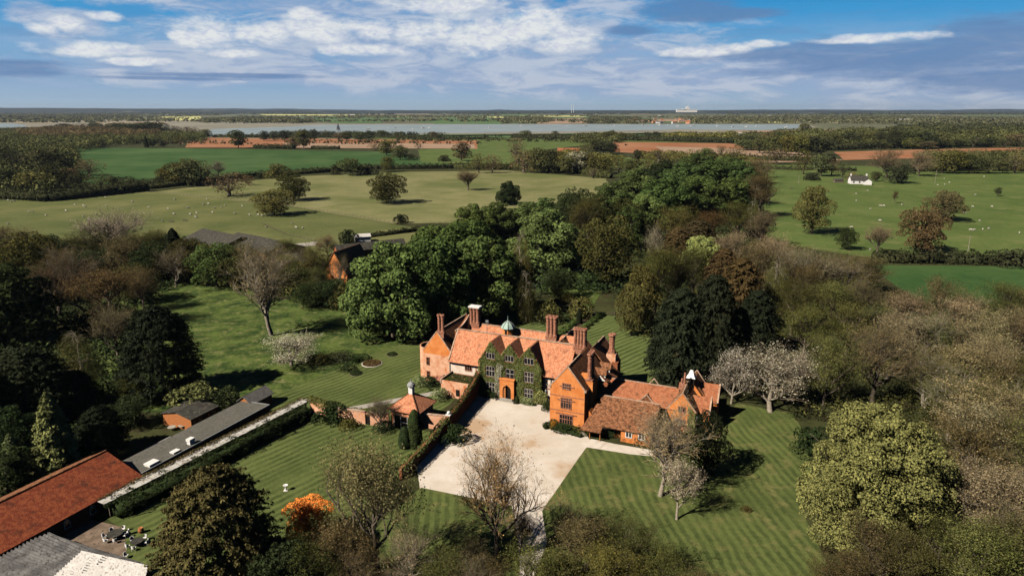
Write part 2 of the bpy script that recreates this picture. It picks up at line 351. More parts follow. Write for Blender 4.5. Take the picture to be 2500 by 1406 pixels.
def hwl(*pp): return [hw(*p) for p in pp]
S = 60000
M['mudp'] = grass('pale_saltmarsh', (.36,.35,.29), (.44,.42,.35), ns=.01, fine=.05)
sheet('ground', [(-S, -200), (S, -200), (S, S*1.2), (-S, S*1.2)], 0.0, M['ground'])
sheet('far_land', pw((-900, 345), (3400, 345), (3400, 269.3), (-900, 269.3)), 0.02, M['farland'])
# estuary: mud flats, then water
sheet('mud_flat', pw((-300, 291), (200, 292), (470, 294), (640, 299), (820, 302.3), (1250, 303.2), (1960, 303.5), (2000, 312), (1900, 322), (1600, 325), (1250, 327), (900, 329.5), (500, 334), (420, 318), (-300, 318)), 0.20, M['mud'], 20)
sheet('water', pw((505, 331), (515, 316), (690, 310.5), (790, 305), (1250, 303.8), (1700, 303.6), (1955, 304.2), (1950, 314), (1850, 319), (1650, 316.5), (1560, 319.5), (1300, 323), (1100, 326), (900, 328.5)), 0.40, M['water'], 25, n=10)
sheet('water', pw((-400, 299), (20, 300), (66, 307), (60, 313), (-400, 316)), 0.40, M['water'], 10)
# fields beyond the water
for nm, pts, m in [
    ('field', ((380, 286), (490, 284.5), (492, 294), (430, 295), (380, 290)), 'rape'), ('field', ((630, 279.2), (770, 280), (880, 281), (860, 283), (650, 282.5)), 'rape'),
    ('field', ((770, 285), (900, 284), (940, 290), (930, 301), (830, 302), (770, 296)), 'farg'), ('field', ((1045, 290), (1110, 286), (1135, 303), (1060, 303.5)), 'farg'),
    ('field', ((1118, 288), (1200, 287), (1235, 294), (1225, 304), (1140, 303)), 'farg'), ('field', ((310, 275), (420, 275), (430, 279), (320, 279)), 'fartan'),
    ('field', ((1320, 292), (1430, 288), (1440, 302), (1310, 304)), 'plough2'), ('field', ((1890, 284), (2060, 285), (2080, 295), (1900, 296)), 'fartan'),
    ('field', ((2180, 284), (2300, 286), (2290, 296), (2190, 294)), 'farg'), ('field', ((900, 276), (1040, 276), (1050, 280), (890, 280)), 'fartan'),
    ('field', ((2100, 275), (2400, 275), (2420, 278), (2100, 278.5)), 'fartan'), ('field', ((20, 269.5), (130, 270.5), (140, 273), (10, 273)), 'fartan'),
    ('field', ((950, 330.5), (1300, 328.5), (1640, 325), (1700, 330), (1400, 336), (1000, 337)), 'farg'),
    ('field', ((1780, 321), (2150, 316), (2180, 322), (1850, 329)), 'plough2'), ('field', ((960, 331.8), (1380, 328.5), (1800, 324), (2300, 321), (2300, 322.3), (1800, 326.5), (1390, 331.5), (980, 334)), 'mudp')]:
    sheet(nm, pw(*pts), 0.60, M[m], 8)
rf = np.random.default_rng(314)
for k in range(70):
    yc = rf.uniform(271.5, 300); xc = rf.uniform(-100, 2600)
    if yc > 296 and 380 < xc < 1000: continue
    hw_ = rf.uniform(30, 110); hh = (yc-267)*rf.uniform(.05, .10); q = [(xc-hw_, yc-hh), (xc+hw_*.8, yc-hh*rf.uniform(.6, 1.2)), (xc+hw_, yc+hh), (xc-hw_*.9, yc+hh*rf.uniform(.6, 1.2))]
    sheet('field', pw(*q), 0.30+.004*k, M[('farg', 'fartan', 'farg', 'plough2', 'farg', 'fartan', 'rape')[int(rf.integers(7))]], 8, n=4)
# fields this side of the water
sheet('field', pw((463, 337), (760, 339), (1168, 344), (1166, 364), (905, 363), (620, 361), (452, 361)), 0.30, M['plough'], 2)
sheet('field', pw((690, 350), (1160, 352), (1160, 364), (905, 363), (700, 361)), 0.36, M['plough2'], 2)
sheet('field', pw((350, 332), (450, 338), (448, 352), (400, 350), (355, 340)), 0.36, M['plough2'], 3)
sheet('field', pw((900, 334.5), (1500, 331), (1800, 336), (1790, 350), (1500, 347), (1280, 372), (1165, 366), (1168, 344), (900, 340)), 0.28, M['rightf'], 2)
sheet('field', pw((1495, 347), (1780, 351), (1850, 358), (1860, 384), (1760, 386), (1500, 372)), 0.30, M['plough'], 3)
sheet('field', pw((1600, 358), (1900, 366), (2060, 392), (1880, 398), (1640, 386)), 0.34, M['plough2'], 3)
sheet('field', pw((2035, 372), (2240, 366), (2480, 361), (2700, 362), (2700, 378), (2300, 386), (2060, 392)), 0.30, M['plough'], 3)
sheet('field', pw((1020, 365), (1200, 362), (1280, 380), (1240, 402), (1030, 398)), 0.26, M['rightf'], 3)
sheet('field', pw((150, 361), (460, 363), (930, 371), (1112, 404), (1105, 411), (900, 412), (640, 428), (430, 448), (200, 450)), 0.20, M['greenf'], 2)
sheet('field', pw((1280, 372), (1480, 380), (1600, 392), (1590, 412), (1280, 400)), 0.18, M['rightf'], 2)
sheet('field', pw((700, 432), (1000, 420), (1240, 417), (1480, 437), (1500, 470), (1300, 520), (1110, 545), (960, 547), (700, 503), (365, 470)), 0.12, M['palef'], 2)
sheet('field', pw((-500, 520), (0, 490), (340, 466), (700, 504), (960, 548), (1010, 556), (900, 640), (500, 640), (400, 620), (-500, 680)), 0.10, M['sheepf'], 1.2)
sheet('field', pw((1860, 402), (2520, 412), (2950, 420), (3000, 640), (2500, 628), (2150, 636), (1870, 590)), 0.12, M['rightf'], 2)
sheet('field', pw((2120, 648), (2520, 652), (3100, 665), (3000, 800), (2500, 745), (2250, 740)), 0.10, M['greenf'], 1.5)
sheet('field', pw((940, 580), (1040, 560), (1110, 565), (1080, 625), (960, 615)), 0.06, M['sheepf'], .5)
# gardens
sheet('meadow', pw((330, 700), (560, 680), (900, 690), (1000, 760), (1060, 800), (880, 900), (760, 970), (520, 1000), (200, 1010), (150, 900)), 0.02, M['meadow'], .8)
sheet('lawn', hwl((-64, -17), (-59, -8), (-57, 10), (-54.5, 22), (-51, 30), (-47, 50), (-30, 50), (-28, 12), (-22.5, 6), (-22.5, -12), (-48, -16)), 0.030, M['lawnL'], .25)
sheet('lawn', hwl((-47.5, -16), (-16.5, -12), (-15.5, -34), (-22, -62), (-40, -64), (-46, -58), (-51, -57)), 0.030, M['lawnL'], .15)
sheet('lawn', hwl((-47, 50), (-42, 58), (-32, 70), (-14.6, 76), (-5, 76), (4, 70), (14, 40), (20, 12), (-30, 14)), 0.026, M['lawnB'], .25)
sheet('lawn', pw((1432, 1092), (1530, 1108), (1640, 1118), (1720, 1060), (1800, 985), (1935, 1010), (1990, 1100), (1960, 1250), (2080, 1500), (1360, 1500), (1335, 1320), (1324, 1246)), 0.034, M['lawnF'], .16, n=26)
sheet('lawn', pw((1028, 1190), (1250, 1235), (1265, 1320), (1272, 1500), (760, 1500), (940, 1260)), 0.034, M['lawnF'], .16, n=26)
sheet('lawn', pw((1300, 700), (1345, 660), (1420, 655), (1475, 700), (1440, 760), (1340, 720)), 0.05, M['meadow'], .3)
sheet('forecourt', hwl((-19, 7.4), (-2, 7.4), (1, -0.2), (7, -0.2), (9, -3.2), (14, -3.4), (24, -3), (29, 2), (31, -2), (28, -5.6), (17, -6.2), (9.8, -6.7), (9.5, -28.6), (12.7, -36), (15, -52), (11, -52), (8.6, -37.5), (4.6, -29.9), (-11.4, -30.9), (-15.5, -25), (-16.8, -10)), 0.022, M['gravel'], .16, n=22)
sheet('path', hwl((-43.5, -12), (-41.5, -12.6), (-32, -2), (-23.5, 8.5), (-25, 9.3), (-34, -1)), 0.036, M['paving'])
sheet('path', hwl((-15.6, 40), (-14.2, 40), (-12.6, 76), (-14, 76)), 0.036, M['soil'])
sheet('path', pw((1290, 702), (1345, 668), (1420, 655), (1424, 659), (1350, 673), (1300, 708)), 0.06, M['paving'])
sheet('path', pw((700, 598), (775, 590), (770, 600), (705, 606)), 0.12, M['paving'])
sheet('terrace', hwl((-52.5, -58), (-46.4, -57.5), (-40, -62), (-36, -82), (-50, -82), (-53, -74)), 0.04, M['deck'])
# low wooded hills along the horizon
def hills(y0, hgt, seed):
    n = 260; xs = np.linspace(-26000, 26000, n); V_ = []; Q_ = []
    for i, x in enumerate(xs):
        h = hgt*(0.55+0.5*mnoise.noise(Vector((x*.0002, seed, 0)))+0.16*mnoise.noise(Vector((x*.0016, seed, 2)))+0.10*mnoise.noise(Vector((x*.009, seed, 5))))
        if x < 0: h += min(40, -x*.0045)
        h = max(h, 3)
        for dy, f in ((-900, 0), (0, 1), (1200, .9), (3000, 0)): V_.append((x, y0+dy+300*mnoise.noise(Vector((x*.0003, 8, seed))), h*f))
    for i in range(n-1):
        for k in range(3): a = i*4+k; Q_.append((a, a+4, a+5, a+1))
    o = npmesh('hills', V_, Q_, M['hill']); o['kind'] = 'structure'
M['hill'] = mat('wooded_hill', (.012,.020,.022), (.030,.038,.034), .004, (.09,.095,.07), .0012, lo3=.58, hi3=.7)
hills(11000, 66, 3.0); hills(16500, 92, 9.0)

# ------------------------------------------------------------------ foliage building blocks
def unit(a): return a/np.maximum(np.linalg.norm(a, axis=-1, keepdims=True), 1e-9)
def leaves(Pt, Nn, size, r, tilt=0.6, elong=1.5, fold=0.25):
    """one small folded leaf-shaped quad per point"""
    n = len(Pt); N2 = unit(Nn+r.normal(0, tilt, (n, 3)))
    T = unit(np.cross(N2, unit(r.normal(0, 1, (n, 3))))); B = np.cross(N2, T)
    s = (size*r.uniform(.6, 1.4, n))[:, None]
    V_ = np.stack([Pt-T*s*elong*.5, Pt+B*s*.5+N2*s*fold, Pt+T*s*elong*.5, Pt-B*s*.5+N2*s*fold], 1).reshape(-1, 3)
    return V_, np.arange(n*4).reshape(-1, 4)
def join(parts):
    Vs, Qs, k = [], [], 0
    for v, q in parts: Vs.append(v); Qs.append(q+k); k += len(v)
    return np.concatenate(Vs), np.concatenate(Qs)
def tubes(A, rad, nseg=3):
    """A: (n, m, 3) polylines, rad: (n, m) radii -> prisms"""
    n, m, _ = A.shape; d = unit(A[:, -1]-A[:, 0]); ref = np.where(np.abs(d[:, 2:3]) > .8, np.array([[1., 0, 0]]), np.array([[0., 0, 1.]]))
    a = unit(np.cross(d, ref)); b = np.cross(d, a)
    ang = np.arange(nseg)*2*np.pi/nseg
    ring = (a[:, None, None, :]*np.cos(ang)[None, None, :, None]+b[:, None, None, :]*np.sin(ang)[None, None, :, None])*rad[:, :, None, None]
    V_ = (A[:, :, None, :]+ring).reshape(-1, 3)
    base = (np.arange(n)*m*nseg)[:, None, None]+(np.arange(m-1)*nseg)[None, :, None]; i = np.arange(nseg)[None, None, :]; j = (i+1) % nseg
    Q_ = np.stack([base+i, base+j, base+j+nseg, base+i+nseg], -1).reshape(-1, 4)
    return V_, Q_
def grow(H_, spread, counts, r, up=0.35, droop=0.0, lens=(.42, .30, .20, .13), start=.22, trunkr=.028, wide=1.0, gnarl=.12):
    """recursive branching; returns [(polylines, radii)] per level"""
    m0 = 6; t = np.linspace(0, 1, m0); tr = np.zeros((1, m0, 3)); tr[0, :, 2] = t*H_*.72
    tr[0, :, :2] = np.cumsum(r.normal(0, H_*.012, (m0, 2)), 0); tr[0, 0, :2] = 0
    lv = [(tr, (H_*trunkr*(1-t*.75))[None])]
    for k, nc in enumerate(counts):
        A, rr = lv[-1]; n, m, _ = A.shape
        tt = r.uniform(start if k == 0 else .25, 1, (n, nc)); tt[:, 0] = 1.0
        idx = tt*(m-1); i0 = np.minimum(idx.astype(int), m-2); fr = (idx-i0)[..., None]
        rows = np.arange(n)[:, None]; Pp = A[rows, i0]*(1-fr)+A[rows, i0+1]*fr; pr = rr[rows, i0]*(1-fr[..., 0])+rr[rows, i0+1]*fr[..., 0]
        pd = unit(A[rows, i0+1]-A[rows, i0])
        rnd = r.normal(0, 1, (n, nc, 3)); perp = unit(rnd-pd*(rnd*pd).sum(-1, keepdims=True))
        if k == 0:
            ph = (np.arange(nc)*2.4+r.uniform(0, 6))[None]; perp = np.stack([np.cos(ph), np.sin(ph), ph*0], -1)
        sp_ = spread if k == 0 else .85
        d = unit(pd+perp*sp_*r.uniform(.6, 1.5, (n, nc, 1))*(1.0 if k else (1.35-.8*tt[..., None]))+np.array([0, 0, up if k < 2 else up*.6-droop]))
        L = H_*lens[k]*r.uniform(.6, 1.15, (n, nc))*(1.15-.55*tt if k == 0 else 1-.25*tt)
        mm = 4 if k < 2 else 3; s_ = np.linspace(0, 1, mm)[None, None, :, None]
        bend = r.normal(0, gnarl, (n, nc, 1, 3))+np.array([0, 0, (.25 if k < 2 else .1)-droop*1.6])
        pts = Pp[:, :, None, :]+(d[:, :, None, :]*s_+bend*s_**2)*L[..., None, None]
        if mm == 4: pts[:, :, 1:3] += r.normal(0, .035, (n, nc, 2, 3))*L[..., None, None]
        r0 = np.minimum(pr*.78, H_*(.016, .0072, .0036, .0017)[k]*1.1)
        rad = r0[..., None]*np.linspace(1, .35, mm)
        lv.append((pts.reshape(n*nc, mm, 3), rad.reshape(n*nc, mm)))
    return lv
def fit(parts, H_, W_):
    """scale so that the crown is W_ wide and H_ tall"""
    allv = np.concatenate([p[0] for p in parts]); top = np.percentile(allv[:, 2], 99.8); rw = np.percentile(np.linalg.norm(allv[:, :2], axis=1), 97)
    s = np.array([W_/2/rw, W_/2/rw, H_/top]); return [(v*s, q) for v, q in parts]
def lobed(H_, W_, z0, nl, per, size, r, prof, lr=(.17, .26), tilt=.55, elong=1.4, core=.25, upb=.25, low=.2):
    """crown of leaf clumps"""
    g = r.uniform(0, 1, nl)**.8; th = r.uniform(0, 2*np.pi, nl)+np.arange(nl)*2.4
    rad = np.array([prof(t) for t in g])*W_/2*r.uniform(.52, .99, nl)
    cx = np.stack([np.cos(th)*rad, np.sin(th)*rad, z0+g*(H_-z0)*.92], 1)
    R_ = W_/2*r.uniform(lr[0], lr[1], nl)*1.6*np.clip(np.array([prof(t) for t in g]), .45, 1); cx[:, 2] = np.minimum(cx[:, 2], H_-R_*.8)
    Ps, Ns = [], []
    for i in range(nl):
        n = int(per*(R_[i]/R_.mean())**2); q = unit(r.normal(0, 1, (n*2, 3))); q = q[q[:, 2] > -.55+low*0][:n]
        bump = 1+.12*np.sin(q[:, :1]*7+i)*np.cos(q[:, 1:2]*6+i*2)
        p = cx[i]+q*R_[i]*bump*np.array([1, 1, .85])*r.uniform(.86, 1.05, (len(q), 1))
        dd = np.linalg.norm((p[:, None]-cx[None])/np.array([1, 1, .85]), axis=2)/R_[None]; dd[:, i] = 9
        k = dd.min(1) > .9; Ps.append(p[k]); Ns.append(unit(q[k]+np.array([0, 0, upb])))
    Pt = np.concatenate(Ps); Nn = np.concatenate(Ns)
    out = [leaves(Pt, Nn, size, r, tilt, elong)]
    if core:
        nc = int(len(Pt)*core); g = r.uniform(0.02, .9, nc); th = r.uniform(0, 6.283, nc); rr = np.array([prof(t) for t in g])*W_/2*r.uniform(.1, .72, nc)
        Pc = np.stack([np.cos(th)*rr, np.sin(th)*rr, z0+g*(H_-z0)*.9], 1); out.append(leaves(Pc, r.normal(0, 1, (nc, 3)), size*2.2, r, 1.0, 1.3))
    return out
dome = lambda t: math.sqrt(max(0.02, 1-(abs(t-.36)/.66)**2.3))
cone = lambda t: max(.06, (1-t)**.62)*min(1, .55+t*4)
egg = lambda t: math.sqrt(max(.02, 1-(abs(t-.45)/.58)**2))
PROTO = {}
def proto(key, parts):
    """parts: list of (name, (V,Q), material); kept as unlinked meshes"""
    L = []
    for nm, (v, q), m in parts:
        o = npmesh(nm, v, q, m); C.objects.unlink(o); L.append((nm, o.data)); bpy.data.objects.remove(o)
    PROTO.setdefault(key, []).append(L)
H0, W0 = 18.0, 14.0
def trunkset(H_, W_, r, n=9, lens=(.40, .25)): # trunk + limbs for leafy trees
    lv = grow(H_, 1.0, (n, 4), r, lens=lens); return join(fit([tubes(a, b, 5) for a, b in lv], H_*.88, W_*.75))
for k in range(4):
    r = np.random.default_rng(100+k)
    proto('che', [('crown', join(lobed(H0, W0, 1.2, 64, 300, .36, r, dome, lr=(.13, .22), core=.10, tilt=.5)), M['leaf']), ('trunk', trunkset(H0, W0, r), M['bark'])])
    proto('olv', [('crown', join(lobed(H0, W0, 1.8, 60, 190, .30, r, egg, lr=(.13, .23), core=.10, tilt=.9)), M['leaf']), ('trunk', trunkset(H0, W0, r, 11), M['bark'])])
    # budding: twigs carrying thin young leaf
    lv = grow(H0, 1.05, (13, 8, 6, 5), r, up=.30, lens=(.44, .27, .16, .09)); tw = fit([tubes(a, b, 5 if i < 2 else 3) for i, (a, b) in enumerate(lv)], H0, W0)
    ends = tw[4][0].reshape(-1, 3, 3, 3).mean(2)[:, 1:].reshape(-1, 3); pick = r.choice(len(ends), min(len(ends), 8500), replace=False)
    Pb = ends[pick]+r.normal(0, .22, (len(pick), 3)); lf = leaves(Pb, unit(Pb-np.array([0, 0, 7]))+[0, 0, .4], .165, r, .9)
    proto('bud', [('crown', join([lf, tw[3], tw[4]]), M['leaf']), ('trunk', join(tw[:3]), M['bark'])])
    pick = r.choice(len(ends), min(len(ends), 3600), replace=False); Pb = ends[pick]+r.normal(0, .16, (len(pick), 3))
    proto('blo', [('blossom', leaves(Pb, unit(Pb-np.array([0, 0, 7]))+[0, 0, .4], .20, r, .9, 1.1), M['petal']), ('crown', join([tw[3], tw[4]]), M['twig']), ('trunk', join(tw[:3]), M['barkpale'])])
    cs = k > 1; lv = grow(H0, 1.15 if k % 2 else .85, (12, 8, 6, 4) if cs else (12, 8, 6, 6), r, up=.38, lens=(.46, .28, .17, .10), gnarl=.10+.06*(k % 2)); lv = [(a, b*((1, 1, 1.1, 1.5, 2.3)[i] if cs else 1)) for i, (a, b) in enumerate(lv)]; tw = fit([tubes(a, b, 5 if i < 2 else 3) for i, (a, b) in enumerate(lv)], H0, W0)
    ends = tw[4][0].reshape(-1, 3, 3, 3).mean(2)[:, 1:].reshape(-1, 3); pick = r.choice(len(ends), min(len(ends), 1500 if cs else 3000), replace=False); Pb = ends[pick]+r.normal(0, .08, (len(pick), 3))
    proto('bar', [('crown', join(tw[4:]+[leaves(Pb, r.normal(0, 1, Pb.shape), .12, r, .9, 1.6)]), M['twig']), ('trunk', join(tw[:4]), M['barkpale' if k % 2 else 'bark'])])
for k in range(3):
    r = np.random.default_rng(200+k)
    # conifer: drooping sprays in layers
    nb = 430; g = np.sort(r.uniform(0.02, 1, nb)**.9); th = r.uniform(0, 6.283, nb); L = np.array([cone(t) for t in g])*W0/2*r.uniform(.72, 1.08, nb)
    ns = 34; s = r.uniform(.30, 1, (nb, ns))**.7; dirx = np.stack([np.cos(th), np.sin(th)], 1)
    rise = r.uniform(.0, .35, (nb, 1)); zz = (.6+g*(H0-.8))[:, None]+L[:, None]*(rise*s-.30*s**2)+r.normal(0, .14, (nb, ns))
    side = r.normal(0, 1, (nb, ns))*L[:, None]*.10*s
    X_ = dirx[:, :1]*L[:, None]*s-dirx[:, 1:]*side; Y_ = dirx[:, 1:]*L[:, None]*s+dirx[:, :1]*side
    Pt = np.stack([X_, Y_, zz], -1).reshape(-1, 3); ou = np.repeat(np.concatenate([dirx*.5, np.full((nb, 1), .75)], 1), ns, 0)
    br = np.stack([np.stack([dirx[:, 0]*L*a_, dirx[:, 1]*L*a_, .6+g*(H0-.8)+L*(rise[:, 0]*a_-.30*a_**2)], 1) for a_ in (0, .5, .95)], 1)
    tk = tubes(np.array([[[0, 0, 0], [0, 0, H0*.5], [0, 0, H0*.97]]]), np.array([[.42, .28, .05]]), 7)
    proto('con', [('crown', join([leaves(Pt, ou, .42, r, .45, 1.9, .15)]), M['needle']), ('trunk', join([tk, tubes(br, np.full((nb, 3), .05), 3)]), M['bark'])])
    # weeping birch
    lv = grow(H0, .75, (12, 7, 5, 4), r, up=.25, droop=.55, lens=(.34, .22, .20, .16), start=.35, trunkr=.018); tw = fit([tubes(a, b, 5 if i < 2 else 3) for i, (a, b) in enumerate(lv)], H0, W0*.9)
    ends = tw[4][0].reshape(-1, 3, 3, 3).mean(2)[:, 1:].reshape(-1, 3); pick = r.choice(len(ends), min(len(ends), 4200), replace=False)
    Pb = ends[pick]+r.normal(0, .12, (len(pick), 3))-[0, 0, .3]; lf = leaves(Pb, r.normal(0, 1, (len(pick), 3)), .20, r, .9, 1.7)
    proto('bir', [('crown', join([lf, tw[3], tw[4]]), M['leaf']), ('trunk', join(tw[:3]), M['barkpale'])])
    proto('shr', [('foliage', join(lobed(3.0, 4.0, .1, 16, 170, .20, r, dome, lr=(.3, .45), core=.1, tilt=.8)), M['leaf'])])
    # dense clipped yew or cypress column
    n = 7000; t = r.uniform(0, 1, n); th = r.uniform(0, 6.283, n); rr = 1.2*np.sqrt(np.clip(1-t**3.2, .01, 1))*np.minimum(1, .82+t*1.2)*(1+.05*np.sin(th*5+t*9))*r.uniform(.86, 1.03, n)
    Py = np.stack([np.cos(th)*rr, np.sin(th)*rr, t*6.0], 1); proto('yew', [('foliage', join([leaves(Py, np.stack([np.cos(th), np.sin(th), .3+t*t*1.5], 1), .13, r, .5, 1.4), leaves(Py*[.6, .6, .93], r.normal(0, 1, (n, 3)), .3, r, 1, 1.2)]), M['needle'])])
    # small distant trees
    tr = grow(H0, 1.0, (6, 3), r); tt = join(fit([tubes(a, b*1.5, 3) for a, b in tr], H0*.85, W0*.7))
    proto('fr', [('crown', join(lobed(H0, W0, 2.8, 32, 100, .60, r, dome if k else egg, lr=(.2, .3), core=.12, tilt=.6)), M['leaf']), ('trunk', tt, M['bark'])])
    proto('fo', [('crown', join(lobed(H0, W0, 2.4, 34, 55, .46, r, egg, lr=(.2, .3), core=.05, tilt=1.0)), M['leaf']), ('trunk', join(fit([tubes(a, b*1.6, 3) for a, b in grow(H0, 1.1, (9, 5), r)], H0*.92, W0*.9)), M['bark'])])
    lv = grow(H0, 1.1, (10, 6, 5), r, lens=(.46, .30, .2)); tw = fit([tubes(a, b*1.7, 3) for a, b in lv], H0, W0)
    proto('fb', [('crown', tw[3], M['twig']), ('trunk', join(tw[:3]), M['bark'])])
r = np.random.default_rng(300)
proto('big', [('crown', join(lobed(24, 22, 1.0, 190, 420, .23, r, dome, lr=(.07, .135), core=.15, tilt=.85)), M['leaf']), ('trunk', trunkset(24, 22, r, 12), M['bark'])])
nb = 900; g = np.sort(r.uniform(0.01, 1, nb)**.95); th = r.uniform(0, 6.283, nb); L = np.array([math.sqrt(max(.02, 1-t**1.9))*min(1, .8+t) for t in g])*10*r.uniform(.78, 1.06, nb)
ns = 64; s = r.uniform(.35, 1, (nb, ns))**.6; dirx = np.stack([np.cos(th), np.sin(th)], 1); rise = r.uniform(.25, .75, (nb, 1))
zz = (.5+g*18)[:, None]+L[:, None]*(rise*s-.42*s**2)*.8+r.normal(0, .10, (nb, ns)); side = r.normal(0, 1, (nb, ns))*(1.05-s)*1.3
Pt = np.stack([dirx[:, :1]*L[:, None]*s-dirx[:, 1:]*side, dirx[:, 1:]*L[:, None]*s+dirx[:, :1]*side, np.maximum(zz, .1)], -1).reshape(-1, 3)
tk = tubes(np.array([[[0, 0, 0], [0, 0, 10], [0, 0, 18.5]]]), np.array([[.5, .35, .05]]), 7)
proto('cyp', [('crown', leaves(Pt, np.repeat(np.concatenate([dirx*.7, np.full((nb, 1), .6)], 1), ns, 0), .22, r, .55, 2.2, .15), M['needle']), ('trunk', tk, M['bark'])])
DIM = {'big': (24, 22), 'cyp': (20, 20), 'shr': (3.0, 4.0), 'yew': (6.0, 2.4)}
NAME = {'big': 'leafy_tree', 'cyp': 'cypress', 'che': 'chestnut_tree', 'olv': 'leafy_tree', 'bud': 'budding_tree', 'blo': 'blossom_tree', 'bar': 'bare_tree', 'con': 'conifer', 'bir': 'weeping_tree', 'shr': 'shrub', 'yew': 'clipped_yew', 'fr': 'round_tree', 'fo': 'open_crowned_tree', 'fb': 'bare_tree'}
CAT = {'shr': 'shrub', 'yew': 'shrub'}
COL = {'g': (.082,.122,.036), 'gb': (.110,.160,.048), 'gd': (.038,.056,.022), 'ol': (.120,.118,.036), 'od': (.072,.074,.025), 'br': (.150,.122,.056), 'bt': (.235,.195,.108), 'rb': (.145,.100,.045), 'go': (.50,.31,.14),
       'cd': (.024,.032,.017), 'cb': (.100,.084,.033), 'cy': (.16,.18,.07), 'yg': (.26,.32,.10), 'yw': (.27,.285,.105), 'cbr': (.085,.062,.028), 'wh': (.58,.54,.42), 'pk': (.66,.48,.42), 'or': (.95,.30,.06), 'fg': (.095,.105,.040), 'fbk': (.055,.062,.030), 'fbr': (.155,.120,.062), 'gt': (.32,.285,.21), 'pal': (.34,.35,.24), 'fgr': (.105,.125,.040), 'farw': (.11,.115,.06)}
def scale_col(c, r, wide=False):
    f = r.uniform(.6, 1.4) if wide else r.uniform(.82, 1.2); return (c[0]*f*r.uniform(.90, 1.08), c[1]*f, c[2]*f*r.uniform(.9, 1.1), 1)
TREES = []
def plant(kind, x, y, h, wd, col, label=None, group=None, name=None, cat=None, z=0.0):
    r = np.random.default_rng(int(abs(x*13+y*7))+len(TREES)); vs = PROTO[kind]; parts = vs[int(r.integers(len(vs)))]
    hh, ww = DIM.get(kind, (H0, W0)); c = scale_col(COL[col], r, kind in ('bar', 'bud'))
    nm = name or NAME[kind]; sc_ = (wd/ww, wd/ww*r.uniform(.92, 1.08), h/hh); rz = r.uniform(0, 6.28)
    if len(parts) == 1:
        o = bpy.data.objects.new(nm, parts[0][1]); C.objects.link(o); o.location = (x, y, z); o.rotation_euler = (0, 0, rz); o.scale = sc_; o.color = c; root = o
    else:
        root = bpy.data.objects.new(nm, None); C.objects.link(root); root.location = (x, y, z); root.rotation_euler = (0, 0, rz); root.scale = sc_
        for pn, me in parts:
            o = bpy.data.objects.new(pn, me); C.objects.link(o); o.parent = root
            o.color = c if pn != 'crown' or kind != 'blo' else (.16, .13, .09, 1)
    root['category'] = cat or CAT.get(kind, 'tree')
    if label: root['label'] = label
    if group: root['group'] = group
    TREES.append((root, kind, col)); return root
def fromview(px, by, ty, wpx):
    """picture position of a foot, its top and width -> ground place, height, width"""
    x, y = P(px, by); yy = (703-ty)/F; t = y/(cp+yy*sp); h = H+(-sp+yy*cp)*t; depth = cp*y+sp*(H-h*.4)
    return x, y, max(h, .6), wpx*depth/F
ADJ = {'fgr': 'fresh green', 'go': 'golden', 'g': 'bright green', 'gb': 'light green', 'gd': 'dark green', 'ol': 'olive green', 'od': 'dark olive', 'br': 'brown', 'bt': 'pale tan', 'rb': 'reddish brown', 'cd': 'blackish green', 'cbr': 'dark bronze', 'cb': 'bronze tinged', 'cy': 'yellow green', 'yg': 'yellow green', 'yw': 'pale yellow green', 'wh': 'white', 'pk': 'pink', 'or': 'bright orange', 'fg': 'green', 'fbk': 'dark', 'fbr': 'brownish', 'gt': 'pale grey', 'pal': 'pale blossoming'}
DSC = {'big': 'leafy tree', 'cyp': 'cypress', 'che': 'dense leafy tree', 'olv': 'leafy tree', 'bud': 'budding tree', 'blo': 'blossom tree', 'bar': 'bare tree', 'con': 'conifer', 'bir': 'weeping tree', 'shr': 'shrub', 'yew': 'clipped yew', 'fr': 'round tree', 'fo': 'open crowned tree', 'fb': 'bare tree'}
ORD = ['leftmost']+[n_+' from left' for n_ in 'second third fourth fifth sixth seventh eighth ninth tenth eleventh twelfth thirteenth fourteenth fifteenth sixteenth seventeenth eighteenth nineteenth twentieth'.split()]
def stand(place, entries, grp=None):
    """entries (kind, px, foot_y, top_y, width_px, colour[, own label])"""
    seen = {}
    for e in entries: seen.setdefault((e[0], e[5]), []).append(e)
    for (kd, cl), L in seen.items():
        L.sort(key=lambda e: e[1])
        auto = [e for e in L if len(e) < 7]
        for e in L:
            x, y, h, wd = fromview(*e[1:5])
            if len(e) >= 7: lab = e[6]
            else:
                base_ = ADJ[cl]+' '+DSC[kd]
                if len(auto) > 1:
                    i = auto.index(e); pos = 'rightmost' if i == len(auto)-1 else ORD[i]
                    lab = pos+' '+base_+' '+place
                else: lab = base_+' '+place
            plant(kd, x, y, h, wd, cl, lab, grp)
